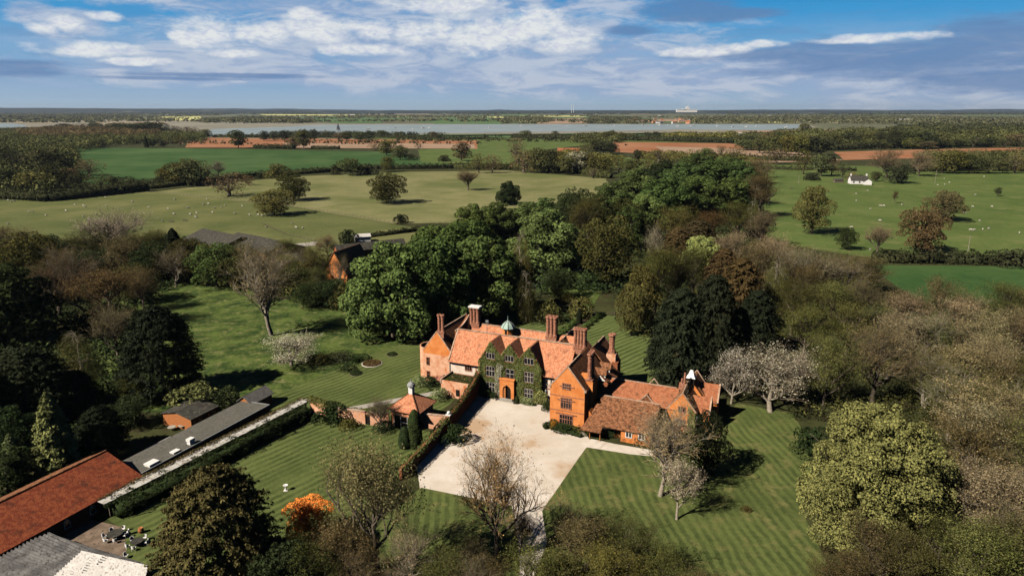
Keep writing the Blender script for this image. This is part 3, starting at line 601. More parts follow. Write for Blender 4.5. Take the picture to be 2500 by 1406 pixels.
def mass(name, poly, spacing, hgt, wd, col, leaf, seed, per=70, label=None, cat='woodland', col2=None, kind='stuff', m='leaffar', world=None):
    """a wood too far off or too dense to count: many lobed crowns in one object"""
    r = np.random.default_rng(seed); pg = world or [P(*p) for p in poly]; X_ = [p[0] for p in pg]; Y_ = [p[1] for p in pg]
    pts = []; n = int((max(X_)-min(X_))*(max(Y_)-min(Y_))/spacing**2)
    xs = r.uniform(min(X_), max(X_), n); ys = r.uniform(min(Y_), max(Y_), n)
    inside = np.zeros(n, bool); j = len(pg)-1
    for i in range(len(pg)):
        (xi, yi), (xj, yj) = pg[i], pg[j]; c_ = ((yi > ys) != (yj > ys)) & (xs < (xj-xi)*(ys-yi)/((yj-yi) or 1e-9)+xi); inside ^= c_; j = i
    xs, ys = xs[inside], ys[inside]; n = len(xs)
    if not n: return
    h = hgt*r.uniform(.7, 1.15, n); R_ = wd/2*r.uniform(.7, 1.25, n)
    q = unit(r.normal(0, 1, (n, per, 3))); q[..., 2] = np.abs(q[..., 2])*.95-.12
    lob = 1+.16*np.sin(q[..., 0]*5+xs[:, None])*np.cos(q[..., 1]*5+ys[:, None])+.08*np.sin(q[..., 0]*11+ys[:, None])
    p = np.stack([xs[:, None]+q[..., 0]*R_[:, None]*lob, ys[:, None]+q[..., 1]*R_[:, None]*lob, h[:, None]*(.42+.58*q[..., 2]*lob)], -1)
    skirt = r.uniform(0, 1, (n, per)) < .22; p[..., 2] = np.where(skirt, p[..., 2]*r.uniform(.1, .9, (n, per)), p[..., 2])
    v, f = leaves(p.reshape(-1, 3), (q+[0, 0, .2]).reshape(-1, 3), leaf, r, .5, 1.3)
    o = npmesh(name, v, f, M[m]); o.color = COL[col]+(1,); o['kind'] = kind
    if label: o['label'] = label; o['category'] = cat
    return o
def hedge(name, pts, w_, h_, leaf, col, label, seed=1, dens=None, cat='hedge', core=True, group=None, m='leaf'):
    """leafy hedge along a world line"""
    r = np.random.default_rng(seed); Vs = []; k = 0; c0 = pts[0]; dens = dens or 1.6/leaf**2
    L = [math.dist(a, b) for a, b in zip(pts, pts[1:])]; parts = []
    for (a, b), l in zip(zip(pts, pts[1:]), L):
        n = int(l*(w_+2*h_)*dens*.55); s = r.uniform(0, 1, n); th = r.uniform(-1.75, 1.75, n)
        d = np.array([b[0]-a[0], b[1]-a[1]])/max(l, 1e-6); pr = np.array([-d[1], d[0]])
        wob = 1+.18*np.sin(s*l*.9+seed)+.12*np.sin(s*l*2.3); off = np.clip(np.sin(th)*1.25, -1, 1)*w_/2*wob; z = np.where(np.abs(th) < .9, h_*wob*r.uniform(.9, 1.04, n), h_*r.uniform(0, 1, n)*wob)
        X_ = a[0]+(b[0]-a[0])*s+pr[0]*off-c0[0]; Y_ = a[1]+(b[1]-a[1])*s+pr[1]*off-c0[1]
        N_ = np.stack([pr[0]*np.sin(th), pr[1]*np.sin(th), np.cos(th)*1.2], 1)
        parts.append(leaves(np.stack([X_, Y_, z], 1)+r.normal(0, leaf*.25, (n, 3)), N_, leaf, r, .6, 1.4))
        if core:
            ww, hh = w_*.36, h_*.82; c = []
            for (q0, q1) in ((a, b),):
                for e_ in (q0, q1):
                    for sx, z_ in ((-1, 0), (1, 0), (1, hh), (-1, hh)): c.append((e_[0]-c0[0]+pr[0]*ww*sx, e_[1]-c0[1]+pr[1]*ww*sx, z_))
            parts.append((np.array(c), np.array([(0,1,5,4), (1,2,6,5), (2,3,7,6), (3,0,4,7), (0,3,2,1), (4,5,6,7)])))
    v, f = join(parts); o = npmesh(name, v, f, M[m]); o.location = (c0[0], c0[1], 0); o.color = COL[col]+(1,)
    tag(o, label, cat, group); return o

# ------------------------------------------------------------------ planting: the near and middle trees
stand('in the dark wood left of the meadow', [
 ('bar', 272, 640, 503, 190, 'gt', 'large pale grey bare tree standing above the left wood against the sheep pasture'),
 ('che', 30, 840, 640, 190, 'gd'), ('olv', 75, 700, 560, 150, 'od'), ('bar', 150, 790, 620, 160, 'rb'), ('bar', 190, 720, 590, 130, 'br'),
 ('bud', 262, 800, 648, 190, 'rb', 'domed reddish brown budding tree behind the twin pale trunks on the left'),
 ('bar', 288, 880, 728, 120, 'bt', 'small pale tan bare tree with twin trunks left of the black conifer'),
 ('bud', 340, 670, 560, 120, 'od'), ('bud', 300, 690, 575, 100, 'br'), ('olv', 385, 690, 585, 110, 'gd'), ('con', 435, 685, 558, 100, 'cd'), ('olv', 470, 690, 575, 90, 'od'), ('bud', 355, 760, 650, 90, 'br'), ('bar', 430, 700, 590, 110, 'br'),
 ('olv', 120, 650, 570, 120, 'gd'), ('bud', 215, 660, 560, 120, 'od'), ('bar', 60, 640, 550, 140, 'br'), ('bud', 10, 620, 545, 120, 'br'), ('olv', 330, 740, 640, 110, 'od'),
 ('olv', 200, 700, 610, 140, 'gd'), ('bud', 120, 740, 640, 120, 'br'), ('bud', 400, 640, 560, 90, 'od'), ('bud', 380, 640, 560, 90, 'od')])
stand('beside the rough meadow', [
 ('cyp', 402, 965, 735, 215, 'cd', 'tall black green conifer casting a long shadow over the meadow'),
 ('bir', 215, 965, 800, 125, 'ol', 'weeping tree with a crooked white trunk left of the black conifer'),
 ('bar', 663, 818, 570, 175, 'bt', 'tall gaunt bare oak with a thick trunk on the meadow edge'),
 ('blo', 712, 893, 815, 150, 'wh', 'low spreading white blossom tree on the meadow below the gaunt oak')])
stand('behind the meadow below the farm sheds', [
 ('olv', 530, 700, 588, 120, 'g'), ('olv', 500, 690, 600, 90, 'ol'), ('olv', 585, 700, 610, 110, 'ol'), ('bud', 560, 690, 600, 120, 'ol'), ('bud', 620, 700, 600, 110, 'br'), ('olv', 735, 710, 640, 100, 'od'),
 ('bud', 770, 700, 600, 100, 'ol'), ('bud', 780, 730, 650, 70, 'od'), ('shr', 850, 745, 690, 90, 'od'), ('bud', 595, 665, 588, 80, 'od'), ('bar', 672, 672, 592, 90, 'br'), ('olv', 470, 655, 580, 70, 'gd'), ('bud', 700, 690, 618, 90, 'ol'), ('olv', 820, 745, 680, 100, 'gd'), ('olv', 760, 750, 690, 90, 'gd'), ('bar', 735, 680, 590, 80, 'br'),
 ('bar', 832, 715, 615, 62, 'br', 'small dark bare tree in front of the orange brick gable'), ('bud', 800, 625, 573, 60, 'fbr'), ('shr', 850, 595, 563, 36, 'cd'), ('bud', 700, 640, 580, 70, 'ol')])
stand('in the dark yew clump at the left edge', [
 ('cyp', 75, 1030, 835, 270, 'cd'), ('cyp', -60, 1090, 880, 220, 'cd'), ('olv', 30, 1130, 990, 130, 'gd'),
 ('cyp', 255, 1110, 985, 140, 'cd'), ('olv', 320, 1040, 965, 90, 'gd'), ('cyp', 195, 1000, 900, 110, 'cd'), ('olv', 20, 1200, 1090, 130, 'gd'), ('olv', 330, 985, 915, 80, 'od'),
 ('con', 147, 1160, 958, 130, 'cy', 'yellow green sunlit cypress in the dark clump above the red tiled barn'), ('con', 45, 1180, 1060, 90, 'cy', 'small yellow green conifer at the left edge above the red tiled barn')])
stand('behind the manor', [
 ('che', 960, 822, 583, 195, 'gb', 'huge bright green chestnut with drooping crown left of the manor chimneys'),
 ('che', 1060, 800, 570, 190, 'g'), ('che', 1165, 775, 570, 190, 'gb'), ('che', 1140, 700, 530, 190, 'g'), ('che', 1060, 700, 545, 150, 'g'),
 ('che', 1330, 655, 505, 170, 'gb', 'bright green chestnut above the far garden lawn'),
 ('bir', 1272, 755, 562, 85, 'ol', 'slender weeping birch with pale branches behind the manor'), ('bir', 1285, 790, 660, 70, 'od', 'short dark weeping tree in front of the slender birch'),
 ('olv', 1360, 730, 650, 68, 'gd', 'small dark green tree standing on the far garden lawn'), ('olv', 1480, 700, 515, 145, 'ol', 'tall olive green leafy tree right of the far garden lawn'),
 ('shr', 1345, 790, 735, 50, 'ol'), ('shr', 1415, 775, 722, 50, 'ol'), ('shr', 1380, 735, 715, 40, 'ol'), ('shr', 1450, 705, 670, 70, 'gd'), ('shr', 1500, 700, 670, 70, 'gd')])
stand('in the bright avenue behind the manor', [
 ('che', 1150, 600, 495, 110, 'g'), ('che', 1215, 590, 490, 100, 'g'), ('che', 1285, 580, 492, 100, 'g'), ('che', 1330, 560, 480, 90, 'g'),
 ('olv', 1405, 585, 450, 90, 'gd'), ('olv', 1450, 600, 465, 100, 'od'), ('bud', 1425, 620, 480, 100, 'ol'), ('che', 1490, 540, 440, 100, 'g'), ('che', 1545, 500, 408, 110, 'gb'), ('che', 1570, 575, 470, 100, 'gb'), ('che', 1620, 545, 432, 130, 'g'),
 ('che', 1700, 535, 425, 120, 'g'), ('che', 1780, 530, 430, 110, 'g'), ('che', 1665, 480, 395, 110, 'g'), ('che', 1740, 480, 388, 120, 'g'), ('che', 1800, 480, 388, 90, 'g'), ('che', 1620, 460, 392, 90, 'gd'), ('che', 1700, 430, 372, 100, 'g'), ('che', 1770, 440, 380, 90, 'g'), ('che', 1380, 560, 480, 70, 'g'),
 ('che', 1240, 500, 440, 58, 'gd', 'small dark round tree in the dry pasture beside the avenue'), ('bud', 1850, 530, 420, 90, 'br'), ('bud', 1835, 450, 385, 80, 'br'), ('che', 1530, 620, 500, 80, 'g'), ('olv', 1520, 590, 480, 90, 'od')])
stand('in the mixed wood right of the avenue', [
 ('bud', 1640, 600, 500, 110, 'ol'), ('bud', 1720, 610, 510, 120, 'rb'), ('cyp', 1700, 640, 530, 120, 'cbr'), ('cyp', 1650, 650, 550, 90, 'cbr'), ('bar', 1590, 680, 540, 70, 'gt'), ('bud', 1800, 590, 490, 110, 'ol'), ('bud', 1850, 600, 510, 90, 'bt'),
 ('che', 1710, 680, 572, 100, 'yg', 'pale yellow green leafy tree among brown crowns behind the big conifers'),
 ('bud', 1590, 780, 590, 120, 'ol'), ('olv', 1560, 800, 640, 90, 'ol'), ('bud', 1640, 760, 600, 110, 'od'), ('cyp', 1800, 800, 620, 150, 'cbr'), ('cyp', 1760, 730, 600, 110, 'cbr'),
 ('bud', 1850, 760, 590, 130, 'br'), ('bir', 1880, 780, 620, 110, 'ol'), ('bar', 1930, 740, 590, 140, 'bt'), ('bar', 1990, 740, 600, 150, 'bt'), ('bar', 2060, 740, 605, 150, 'br'), ('bud', 2110, 720, 620, 110, 'br'), ('bar', 1870, 690, 560, 130, 'bt'), ('bud', 1780, 690, 560, 100, 'bt'),
 ('bud', 1930, 820, 680, 120, 'od'), ('bud', 2020, 800, 680, 130, 'ol'), ('bud', 1960, 770, 640, 120, 'br'), ('bar', 2080, 800, 670, 120, 'br'), ('olv', 1540, 820, 690, 70, 'ol'), ('bud', 1690, 720, 600, 100, 'ol'), ('cyp', 1840, 860, 700, 120, 'cd')])
stand('right of the manor', [
 ('cyp', 1652, 950, 690, 165, 'cd', 'massive black green conifer right behind the manor, left one of the pair'), ('cyp', 1728, 945, 655, 165, 'cd', 'massive black green conifer right behind the manor, right one of the pair'), ('cyp', 1795, 930, 740, 80, 'cd', 'dark conifer behind the white blossom trees'),
 ('blo', 1880, 1005, 850, 215, 'wh', 'broad white blossom tree at the edge of the right lawn'), ('blo', 1785, 985, 850, 110, 'wh', 'narrow white blossom tree with a thin leaning trunk near the gabled wing'), ('blo', 1950, 990, 860, 100, 'wh', 'white blossom tree at the right end of the blossom row'),
 ('bar', 2130, 985, 755, 210, 'br', 'large spreading brown bare oak above the pale yellow chestnut'), ('bud', 2010, 990, 820, 150, 'ol', 'tall olive budding tree between the blossom and the brown bare oak'), ('bud', 1960, 880, 740, 130, 'ol', 'olive budding tree behind the white blossom row'), ('bud', 2060, 880, 730, 130, 'ol', 'olive budding tree behind the brown bare oak'),
 ('big', 2110, 1320, 975, 330, 'yw', 'huge pale yellow green tree on the right edge of the front lawn'), ('big', 2190, 1300, 1030, 210, 'yw', 'pale yellow green tree overlapping the right side of the huge one'), ('shr', 1975, 1105, 1040, 80, 'gd', 'dark shrub at the right lawn edge below the blossom')])
r = np.random.default_rng(55)
ent = []
for row, (by, n, x0) in enumerate([(800, 5, 2160), (880, 6, 2170), (980, 6, 2240), (1090, 6, 2290), (1210, 5, 2320), (1340, 5, 2330), (1480, 4, 2330)]):
    L = []
    for i in range(n):
        px = x0+(2540-x0)*(i+.5)/n+r.uniform(-18, 18); b_ = by+r.uniform(-25, 25); hpx = 118+row*18+r.uniform(-20, 20)
        L.append((('bar', 'bud', 'bar', 'bud', 'bar')[int(r.integers(5))], px, b_, b_-hpx, 130+row*20+r.uniform(-20, 25), ('br', 'bt', 'ol', 'bt', 'od', 'fgr')[int(r.integers(6))]))
    stand(['at the back edge of the right wood', 'in the second row of the right wood', 'in the third row of the right wood', 'in the middle of the right wood', 'in the fifth row of the right wood', 'low in the right wood', 'at the bottom right corner'][row], L)
stand('on the front lawn', [
 ('bar', 1612, 1210, 958, 190, 'bt', 'tan bare tree in front of the low orange tiled service wing'), ('blo', 1652, 1268, 1118, 105, 'wh', 'slim pale blossoming tree below the tan bare tree'),
 ('olv', 1722, 1155, 1000, 100, 'cd', 'dark dense evergreen tree beside the gabled service wing'),
 ('bar', 1207, 1375, 1043, 250, 'go', 'golden brown bare oak in front of the pale gravel court'), ('bud', 935, 1420, 1052, 280, 'br', 'wide brown budding tree between the striped lawn and the gravel'),
 ('olv', 757, 1320, 1212, 110, 'or', 'bright orange leaved small tree beside the bronze cypress'), ('cyp', 545, 1440, 1130, 350, 'cb', 'huge bronze green cypress in the left foreground')])
stand('in the foreground thicket', [
 ('bud', 830, 1460, 1280, 170, 'br'), ('bud', 760, 1500, 1320, 170, 'od'), ('bar', 1000, 1450, 1290, 190, 'bt'), ('bar', 880, 1500, 1350, 200, 'br'), ('bud', 1090, 1500, 1350, 170, 'ol'), ('bud', 1190, 1490, 1370, 150, 'br'),
 ('bar', 1390, 1340, 1230, 110, 'bt'), ('bud', 1300, 1500, 1330, 190, 'ol'), ('bud', 1430, 1440, 1270, 180, 'br'), ('bud', 1530, 1430, 1275, 180, 'od'), ('bud', 1480, 1510, 1340, 180, 'ol'), ('bud', 1620, 1490, 1340, 150, 'ol'), ('bud', 1690, 1530, 1380, 150, 'br'), ('bar', 1270, 1350, 1225, 90, 'br'), ('bar', 1150, 1400, 1290, 110, 'br'),
 ('olv', 1380, 1520, 1360, 150, 'od'), ('olv', 700, 1520, 1330, 160, 'gd'), ('bar', 1130, 1530, 1370, 150, 'bt'),
 ('bud', 2120, 1440, 1265, 200, 'br'), ('bud', 2040, 1500, 1350, 160, 'br'), ('bud', 2220, 1480, 1300, 180, 'od'), ('bud', 1960, 1530, 1400, 110, 'od'), ('bud', 2290, 1400, 1250, 150, 'od')])
# field trees
stand('in the dry pasture', [
 ('fo', 560, 480, 418, 100, 'fbr', 'wide low brown tree with a short trunk at the left end of the pasture fence'), ('olv', 717, 490, 418, 74, 'od', 'upright dark olive tree on the pasture fence line'), ('olv', 672, 526, 460, 92, 'ol', 'spreading olive tree sheltering resting sheep'),
 ('olv', 946, 497, 419, 90, 'od', 'broad dark tree alone in the middle of the dry pasture'), ('bar', 1143, 465, 408, 62, 'rb', 'reddish bare tree alone in the dry pasture'), ('bar', 535, 432, 388, 52, 'gt', 'dead whitish tree behind the wide low brown tree'), ('shr', 980, 545, 524, 30, 'cd', 'dark bush at the end of the pasture fence')])
stand('in the green pasture on the right', [
 ('olv', 1980, 572, 448, 88, 'ol', 'tall olive budding tree on the left of the green pasture'), ('olv', 2063, 610, 552, 48, 'gd', 'green bush right of the tall olive tree'), ('bar', 2140, 620, 540, 78, 'bt', 'yellow tan bare tree with forked pale trunk'), ('olv', 2247, 618, 498, 100, 'rb', 'conical dark brown tree above the long hedge'), ('olv', 2302, 540, 462, 88, 'br', 'round brown budding tree with sheep in its shade'),
 ('bud', 2184, 497, 465, 16, 'rb', 'thin small sapling in the middle of the green pasture'), ('bud', 2436, 480, 456, 22, 'gd', 'tiny green tree near the right edge of the pasture'), ('shr', 2463, 650, 606, 60, 'fbk', 'dark bush at the right end of the long hedge'), ('bud', 1842, 500, 428, 70, 'br', 'brown budding tree at the right foot of the avenue'), ('bir', 1830, 570, 490, 60, 'ol', 'soft olive weeping tree at the pasture edge')])
def A6(L): return [(k, x/2, 230+b/2, 230+t/2, w_/2, c)+tuple(o) for k, x, b, t, w_, c, *o in L]
def A7(L): return [(k, 1250+x/2, 230+b/2, 230+t/2, w_/2, c)+tuple(o) for k, x, b, t, w_, c, *o in L]
stand('beside the ploughed field near the water', A6([('fr', 1163, 265, 172, 84, 'fg'), ('fr', 1290, 230, 178, 50, 'fbk'), ('fr', 1340, 226, 178, 60, 'fbk'), ('fr', 1390, 228, 175, 60, 'fbk'), ('fr', 1440, 266, 205, 62, 'fbr'), ('fr', 1484, 268, 168, 76, 'fg'), ('fr', 1535, 227, 170, 50, 'fbk'), ('fo', 1655, 230, 185, 60, 'fbr'), ('fr', 1690, 228, 182, 50, 'fg'), ('fr', 1760, 230, 180, 70, 'fg'), ('fr', 1800, 226, 176, 50, 'fbk'), ('fr', 1863, 210, 175, 48, 'fg'), ('fo', 1940, 232, 182, 34, 'fg'), ('fr', 2116, 217, 182, 38, 'fbr'), ('fr', 2140, 229, 195, 34, 'fbk')]))
stand('beside the dark green field', A6([('fr', 1890, 300, 224, 90, 'ol'), ('fo', 1830, 277, 235, 66, 'fbr'), ('fr', 1955, 322, 247, 72, 'fg'), ('fr', 1895, 380, 300, 62, 'ol'), ('fb', 2042, 274, 225, 55, 'br'), ('fr', 2255, 328, 230, 88, 'fbr'), ('shr', 2168, 330, 298, 52, 'fbk'), ('shr', 2010, 322, 293, 46, 'fbk'), ('fo', 2338, 387, 285, 80, 'ol'), ('fo', 2405, 387, 290, 86, 'fbr'), ('fo', 2283, 470, 345, 4, 'br')]))
stand('in the hedgerow between the pastures', A6([('fr', 1715, 397, 308, 110, 'fg'), ('shr', 1355, 410, 343, 88, 'ol'), ('shr', 1640, 394, 345, 44, 'fbk'), ('shr', 1790, 393, 345, 76, 'fbk'), ('fr', 870, 445, 330, 130, 'ol'), ('fr', 935, 448, 308, 140, 'fg'), ('fo', 985, 440, 320, 110, 'fbr'), ('fo', 1215, 447, 395, 52, 'fbr'), ('shr', 1275, 412, 385, 44, 'fbk'), ('fr', 800, 440, 360, 70, 'ol')]))
stand('at the front of the big left wood', A6([('fo', 440, 400, 315, 130, 'fbr'), ('fr', 335, 440, 355, 90, 'fbr'), ('fr', 155, 482, 375, 150, 'ol', 'yellowish olive round tree at the foot of the left wood'), ('fo', 490, 470, 385, 140, 'fg'), ('shr', 640, 462, 405, 90, 'fbk'), ('fr', 50, 480, 350, 150, 'fbk'), ('fr', 230, 420, 258, 150, 'fbk'), ('fr', 300, 400, 268, 120, 'fbk'), ('fo', 100, 400, 262, 150, 'fbk'), ('fr', 20, 380, 250, 130, 'fbk'), ('fr', 250, 460, 340, 130, 'fbk'), ('fr', 390, 460, 385, 100, 'fbk'), ('fr', 560, 458, 400, 90, 'fbk'), ('shr', 700, 455, 415, 70, 'fbk'), ('fo', 170, 385, 280, 140, 'fbr'), ('shr', 780, 445, 405, 80, 'fbk')]))
stand('among the far fields left of centre', A6([('fr', 1005, 212, 170, 60, 'fg'), ('fr', 745, 260, 215, 52, 'fg'), ('fr', 797, 260, 222, 46, 'fbk'), ('fo', 882, 252, 205, 60, 'ol'), ('fo', 840, 205, 150, 80, 'fbr'), ('fo', 900, 207, 155, 90, 'fbr'), ('fo', 950, 207, 158, 60, 'fbr'), ('fr', 735, 207, 133, 90, 'fbk'), ('fr', 775, 207, 132, 80, 'fbk'), ('fr', 690, 207, 138, 80, 'fbk'), ('fr', 640, 200, 138, 90, 'fbk'), ('fr', 580, 195, 136, 90, 'fbk'), ('fo', 520, 195, 140, 90, 'fbr'), ('fr', 470, 190, 137, 80, 'fbk'), ('fo', 400, 190, 140, 90, 'fbr'), ('fr', 320, 185, 142, 80, 'fbk'), ('con', 715, 262, 203, 30, 'fbk')]))
stand('around the orange roofed farmhouse', A7([('fo', 60, 385, 268, 130, 'fbr'), ('fr', 130, 385, 255, 110, 'fg'), ('fr', 190, 388, 265, 70, 'fbk'), ('fo', 20, 330, 205, 80, 'fbr'), ('fr', 320, 388, 275, 110, 'pal'), ('fr', 270, 392, 300, 90, 'fg'), ('fr', 380, 388, 285, 90, 'ol'), ('fr', 400, 292, 218, 70, 'fbk'), ('fr', 450, 292, 222, 80, 'fbk'), ('fr', 490, 292, 238, 60, 'fbk'), ('fo', 355, 300, 235, 70, 'ol'), ('fr', 215, 330, 272, 60, 'ol'), ('fb', 400, 412, 355, 90, 'bt'), ('fr', 450, 390, 300, 80, 'ol'), ('fo', 520, 385, 295, 80, 'ol'), ('fr', 610, 337, 268, 48, 'fbk'), ('fb', 710, 332, 262, 130, 'br'), ('fr', 945, 322, 262, 85, 'g'), ('fr', 590, 390, 315, 90, 'fg'), ('fo', 660, 380, 300, 80, 'ol')]))
stand('near the ploughed fields on the right', A7([('fr', 70, 217, 175, 60, 'fg'), ('fr', 210, 210, 178, 36, 'fg'), ('fr', 460, 227, 180, 44, 'fg'), ('fr', 490, 224, 175, 44, 'ol'), ('fr', 535, 227, 187, 40, 'ol'), ('fr', 660, 227, 183, 50, 'fbk'), ('fr', 700, 227, 180, 46, 'fbk'), ('fo', 745, 224, 190, 40, 'ol'), ('fo', 1020, 300, 247, 50, 'br'), ('fo', 1085, 345, 255, 90, 'ol'), ('fr', 1150, 275, 218, 110, 'fg'), ('fr', 1425, 187, 142, 60, 'fg'), ('fo', 1290, 345, 258, 110, 'br'), ('fr', 1110, 250, 205, 60, 'fg'), ('fo', 1200, 380, 300, 90, 'br'), ('fo', 1245, 410, 310, 70, 'br')]))
stand('in the far wood right of centre', A7([('fr', 1210, 290, 205, 70, 'fg'), ('fr', 1270, 295, 197, 90, 'fg'), ('fr', 1340, 298, 195, 90, 'ol'), ('fr', 1400, 300, 195, 90, 'ol'), ('fr', 1460, 300, 200, 90, 'fbk'), ('fr', 1510, 300, 205, 90, 'fbk'), ('fr', 1570, 270, 190, 90, 'fg'), ('fr', 1640, 262, 180, 90, 'fbk'), ('fr', 1720, 260, 185, 90, 'fg'), ('fr', 1790, 262, 180, 80, 'fbk'), ('fr', 1860, 264, 172, 100, 'fbk'), ('fr', 1940, 266, 170, 100, 'fg'), ('fr', 2010, 266, 175, 100, 'fbk'), ('fr', 2080, 262, 180, 90, 'fg')]))
stand('beside the white cottage', A7([('fo', 1420, 392, 270, 90, 'ol'), ('fr', 1505, 402, 287, 90, 'fg'), ('fo', 1560, 398, 310, 70, 'fbr'), ('fo', 1610, 410, 330, 70, 'fg'), ('bud', 1825, 410, 262, 180, 'bt', 'big greyish pink bare tree behind the white cottage'), ('bud', 1985, 402, 272, 130, 'bt', 'greyish pink bare tree right of the biggest one behind the cottage'), ('fr', 1885, 436, 350, 130, 'fbk'), ('fr', 2100, 388, 275, 100, 'ol'), ('fr', 2160, 388, 270, 100, 'ol'), ('fr', 2230, 388, 285, 90, 'fg'), ('fr', 2320, 388, 300, 90, 'fg'), ('fo', 2450, 388, 290, 100, 'br'), ('fr', 2390, 388, 320, 70, 'fg'), ('shr', 1460, 420, 385, 70, 'fbk'), ('shr', 1690, 428, 395, 60, 'fbk'), ('fo', 1705, 436, 392, 40, 'fg'), ('fo', 1655, 432, 375, 50, 'fbr'), ('fr', 1775, 428, 375, 50, 'fbk'), ('fr', 2500, 380, 300, 80, 'ol')]))

# hedges and masses
hedge('hedge', [P(1112, 560), P(1010, 566), P(900, 580), P(865, 590)], 2.2, 2.0, .45, 'fbk', 'long dark clipped hedge along the near edge of the dry pasture', 3)
hedge('hedge', [P(2130, 640), P(2300, 642), P(2520, 648), P(2700, 655)], 5, 4.2, .6, 'fbk', 'long dark hedge between the two green fields on the right', 4)
hedge('hedge', [P(1870, 414), P(2090, 418)], 4, 3.0, .8, 'fbk', 'low dark hedge left of the white cottage', 5)
hedge('hedge', [P(2180, 420), P(2700, 416)], 6, 6.0, 1.0, 'fbk', 'tall dark hedge behind the right pasture', 6)
hedge('hedge', [P(360, 462), P(640, 432), P(900, 414), P(1110, 412)], 5, 4.5, .8, 'fbk', 'dark hedgerow between the dark green field and the pastures', 7)
hedge('hedge', [P(1110, 412), P(1250, 414), P(1400, 422), P(1490, 436)], 7, 5.5, .8, 'fg', 'bushy hedgerow along the top of the dry pasture', 8)
hedge('hedge', [P(520, 335), P(900, 337), P(1180, 341)], 8, 5, 1.6, 'fbk', 'long dark hedge behind the orange ploughed field', 9)
hedge('hedge', [P(620, 363), P(720, 364)], 8, 6, 1.4, 'fbk', 'short dark hedge on the front edge of the ploughed field', 10)
hedge('hedge', [P(760, 364), P(830, 364)], 7, 4, 1.4, 'fbk', 'thin dark hedge in front of the pale ploughed strip', 11)
hedge('hedge', [P(1250, 338), P(1480, 342), P(1790, 350)], 14, 8, 1.6, 'fbk', 'dark hedge between the water and the right ploughed field', 12)
hedge('hedge', [P(1700, 388), P(1860, 392), P(2040, 396)], 8, 6, 1.2, 'fbk', 'dark hedge below the right ploughed fields', 13)
hedge('hedge', [P(2000, 368), P(2200, 362), P(2480, 356), P(2700, 356)], 12, 9, 1.4, 'fbk', 'dark hedge above the far right ploughed field', 14)
hedge('hedge', [P(-200, 470), P(120, 492), P(360, 466)], 8, 6, .9, 'fbk', 'dark wood edge hedge above the sheep pasture on the left', 15)
mass('woodland', [(-400, 480), (-60, 480), (150, 475), (200, 420), (180, 372), (330, 352), (500, 348), (500, 338), (380, 325), (200, 322), (-400, 330)], 11, 15, 14, 'fg', 1.3, 21, 110, 'dark mixed woodland on the left between the sheep pasture and the water')
mass('woodland', [(60, 345), (380, 345), (400, 330), (380, 322), (150, 322), (30, 330)], 12, 19, 18, 'fbr', 1.3, 22, 120, 'brown budding crowns at the top of the big left wood')
mass('woodland', [(1830, 372), (2000, 366), (2500, 352), (2800, 350), (2800, 322), (2300, 322), (2050, 330), (1900, 336), (1820, 345)], 26, 20, 32, 'fg', 1.9, 23, 190, 'green woodland band on the far right before the water')
mass('woodland', [(2150, 345), (2500, 340), (2900, 340), (2900, 318), (2200, 316)], 30, 22, 34, 'fbk', 2.2, 24, 150, 'dark wood at the far right beyond the hedges')
mass('woodland', [(700, 331), (1000, 333), (1100, 336), (700, 335)], 12, 12, 14, 'fbk', 1.6, 25, 60, 'dark shoreline thicket left of the ploughed field trees')
mass('woodland', [(1620, 334), (1790, 331), (1790, 340), (1640, 342)], 20, 12, 24, 'ol', 1.8, 26, 120, 'olive shoreline wood right of centre')
mass('woodland', [(480, 301.5), (760, 302.5), (760, 297), (620, 290), (500, 294)], 60, 17, 66, 'farw', 4.5, 31, 90, 'rounded wood on the far shore left of centre')
mass('woodland', [(1700, 303), (2150, 304), (2600, 312), (2700, 292), (2100, 285), (1650, 288)], 85, 15, 60, 'farw', 4.5, 32, 80, 'wooded slopes on the far shore right of the waterfront village')
mass('woodland', [(1230, 303.5), (1330, 303.8), (1345, 290), (1240, 287)], 50, 15, 55, 'farw', 4, 33, 80, 'wood on the far shore left of the pale bare field')
mass('woodland', [(1430, 303.5), (1560, 303.8), (1560, 290), (1450, 286)], 50, 15, 55, 'farw', 4, 34, 80, 'wood on the far shore beside the waterfront village')
mass('woodland', [(-200, 297), (120, 296), (330, 293), (330, 278), (-200, 276)], 140, 15, 90, 'farw', 6, 35, 80, 'scattered far woods above the water on the left')
rr_ = np.random.default_rng(91); LX = []
for k in range(30):
    px = 1840+k*24+rr_.uniform(-14, 14); b_ = 2*(rr_.uniform(352, 366)-230); h_ = rr_.uniform(40, 75); LX.append((('fr', 'fo', 'fr')[k % 3], (px-1250)*2, b_, b_-h_, rr_.uniform(60, 110), ('fg', 'ol', 'fbk', 'fbr')[int(rr_.integers(4))]))
stand('along the wood edge on the far right', A7(LX))
mass('woodland', [(1400, 350), (1500, 352), (1560, 340), (1480, 333), (1400, 338)], 16, 12, 20, 'fg', 1.6, 71, 110, 'small wood between the farmhouse and the estuary')
mass('woodland', [(2240, 392), (2560, 392), (2560, 380), (2240, 384)], 13, 11, 16, 'fg', 1.1, 72, 110, 'bushy green wood behind the far end of the right pasture')
mass('woodland', [(1560, 392), (1760, 400), (1840, 420), (1840, 395), (1700, 383), (1560, 380)], 12, 9, 14, 'ol', 1.1, 73, 110, 'scrubby olive wood behind the top of the avenue')
mass('woodland', [(1290, 408), (1500, 420), (1520, 395), (1400, 380), (1300, 385)], 12, 10, 14, 'ol', 1.1, 74, 110, 'scrubby wood around the foot of the farmhouse')
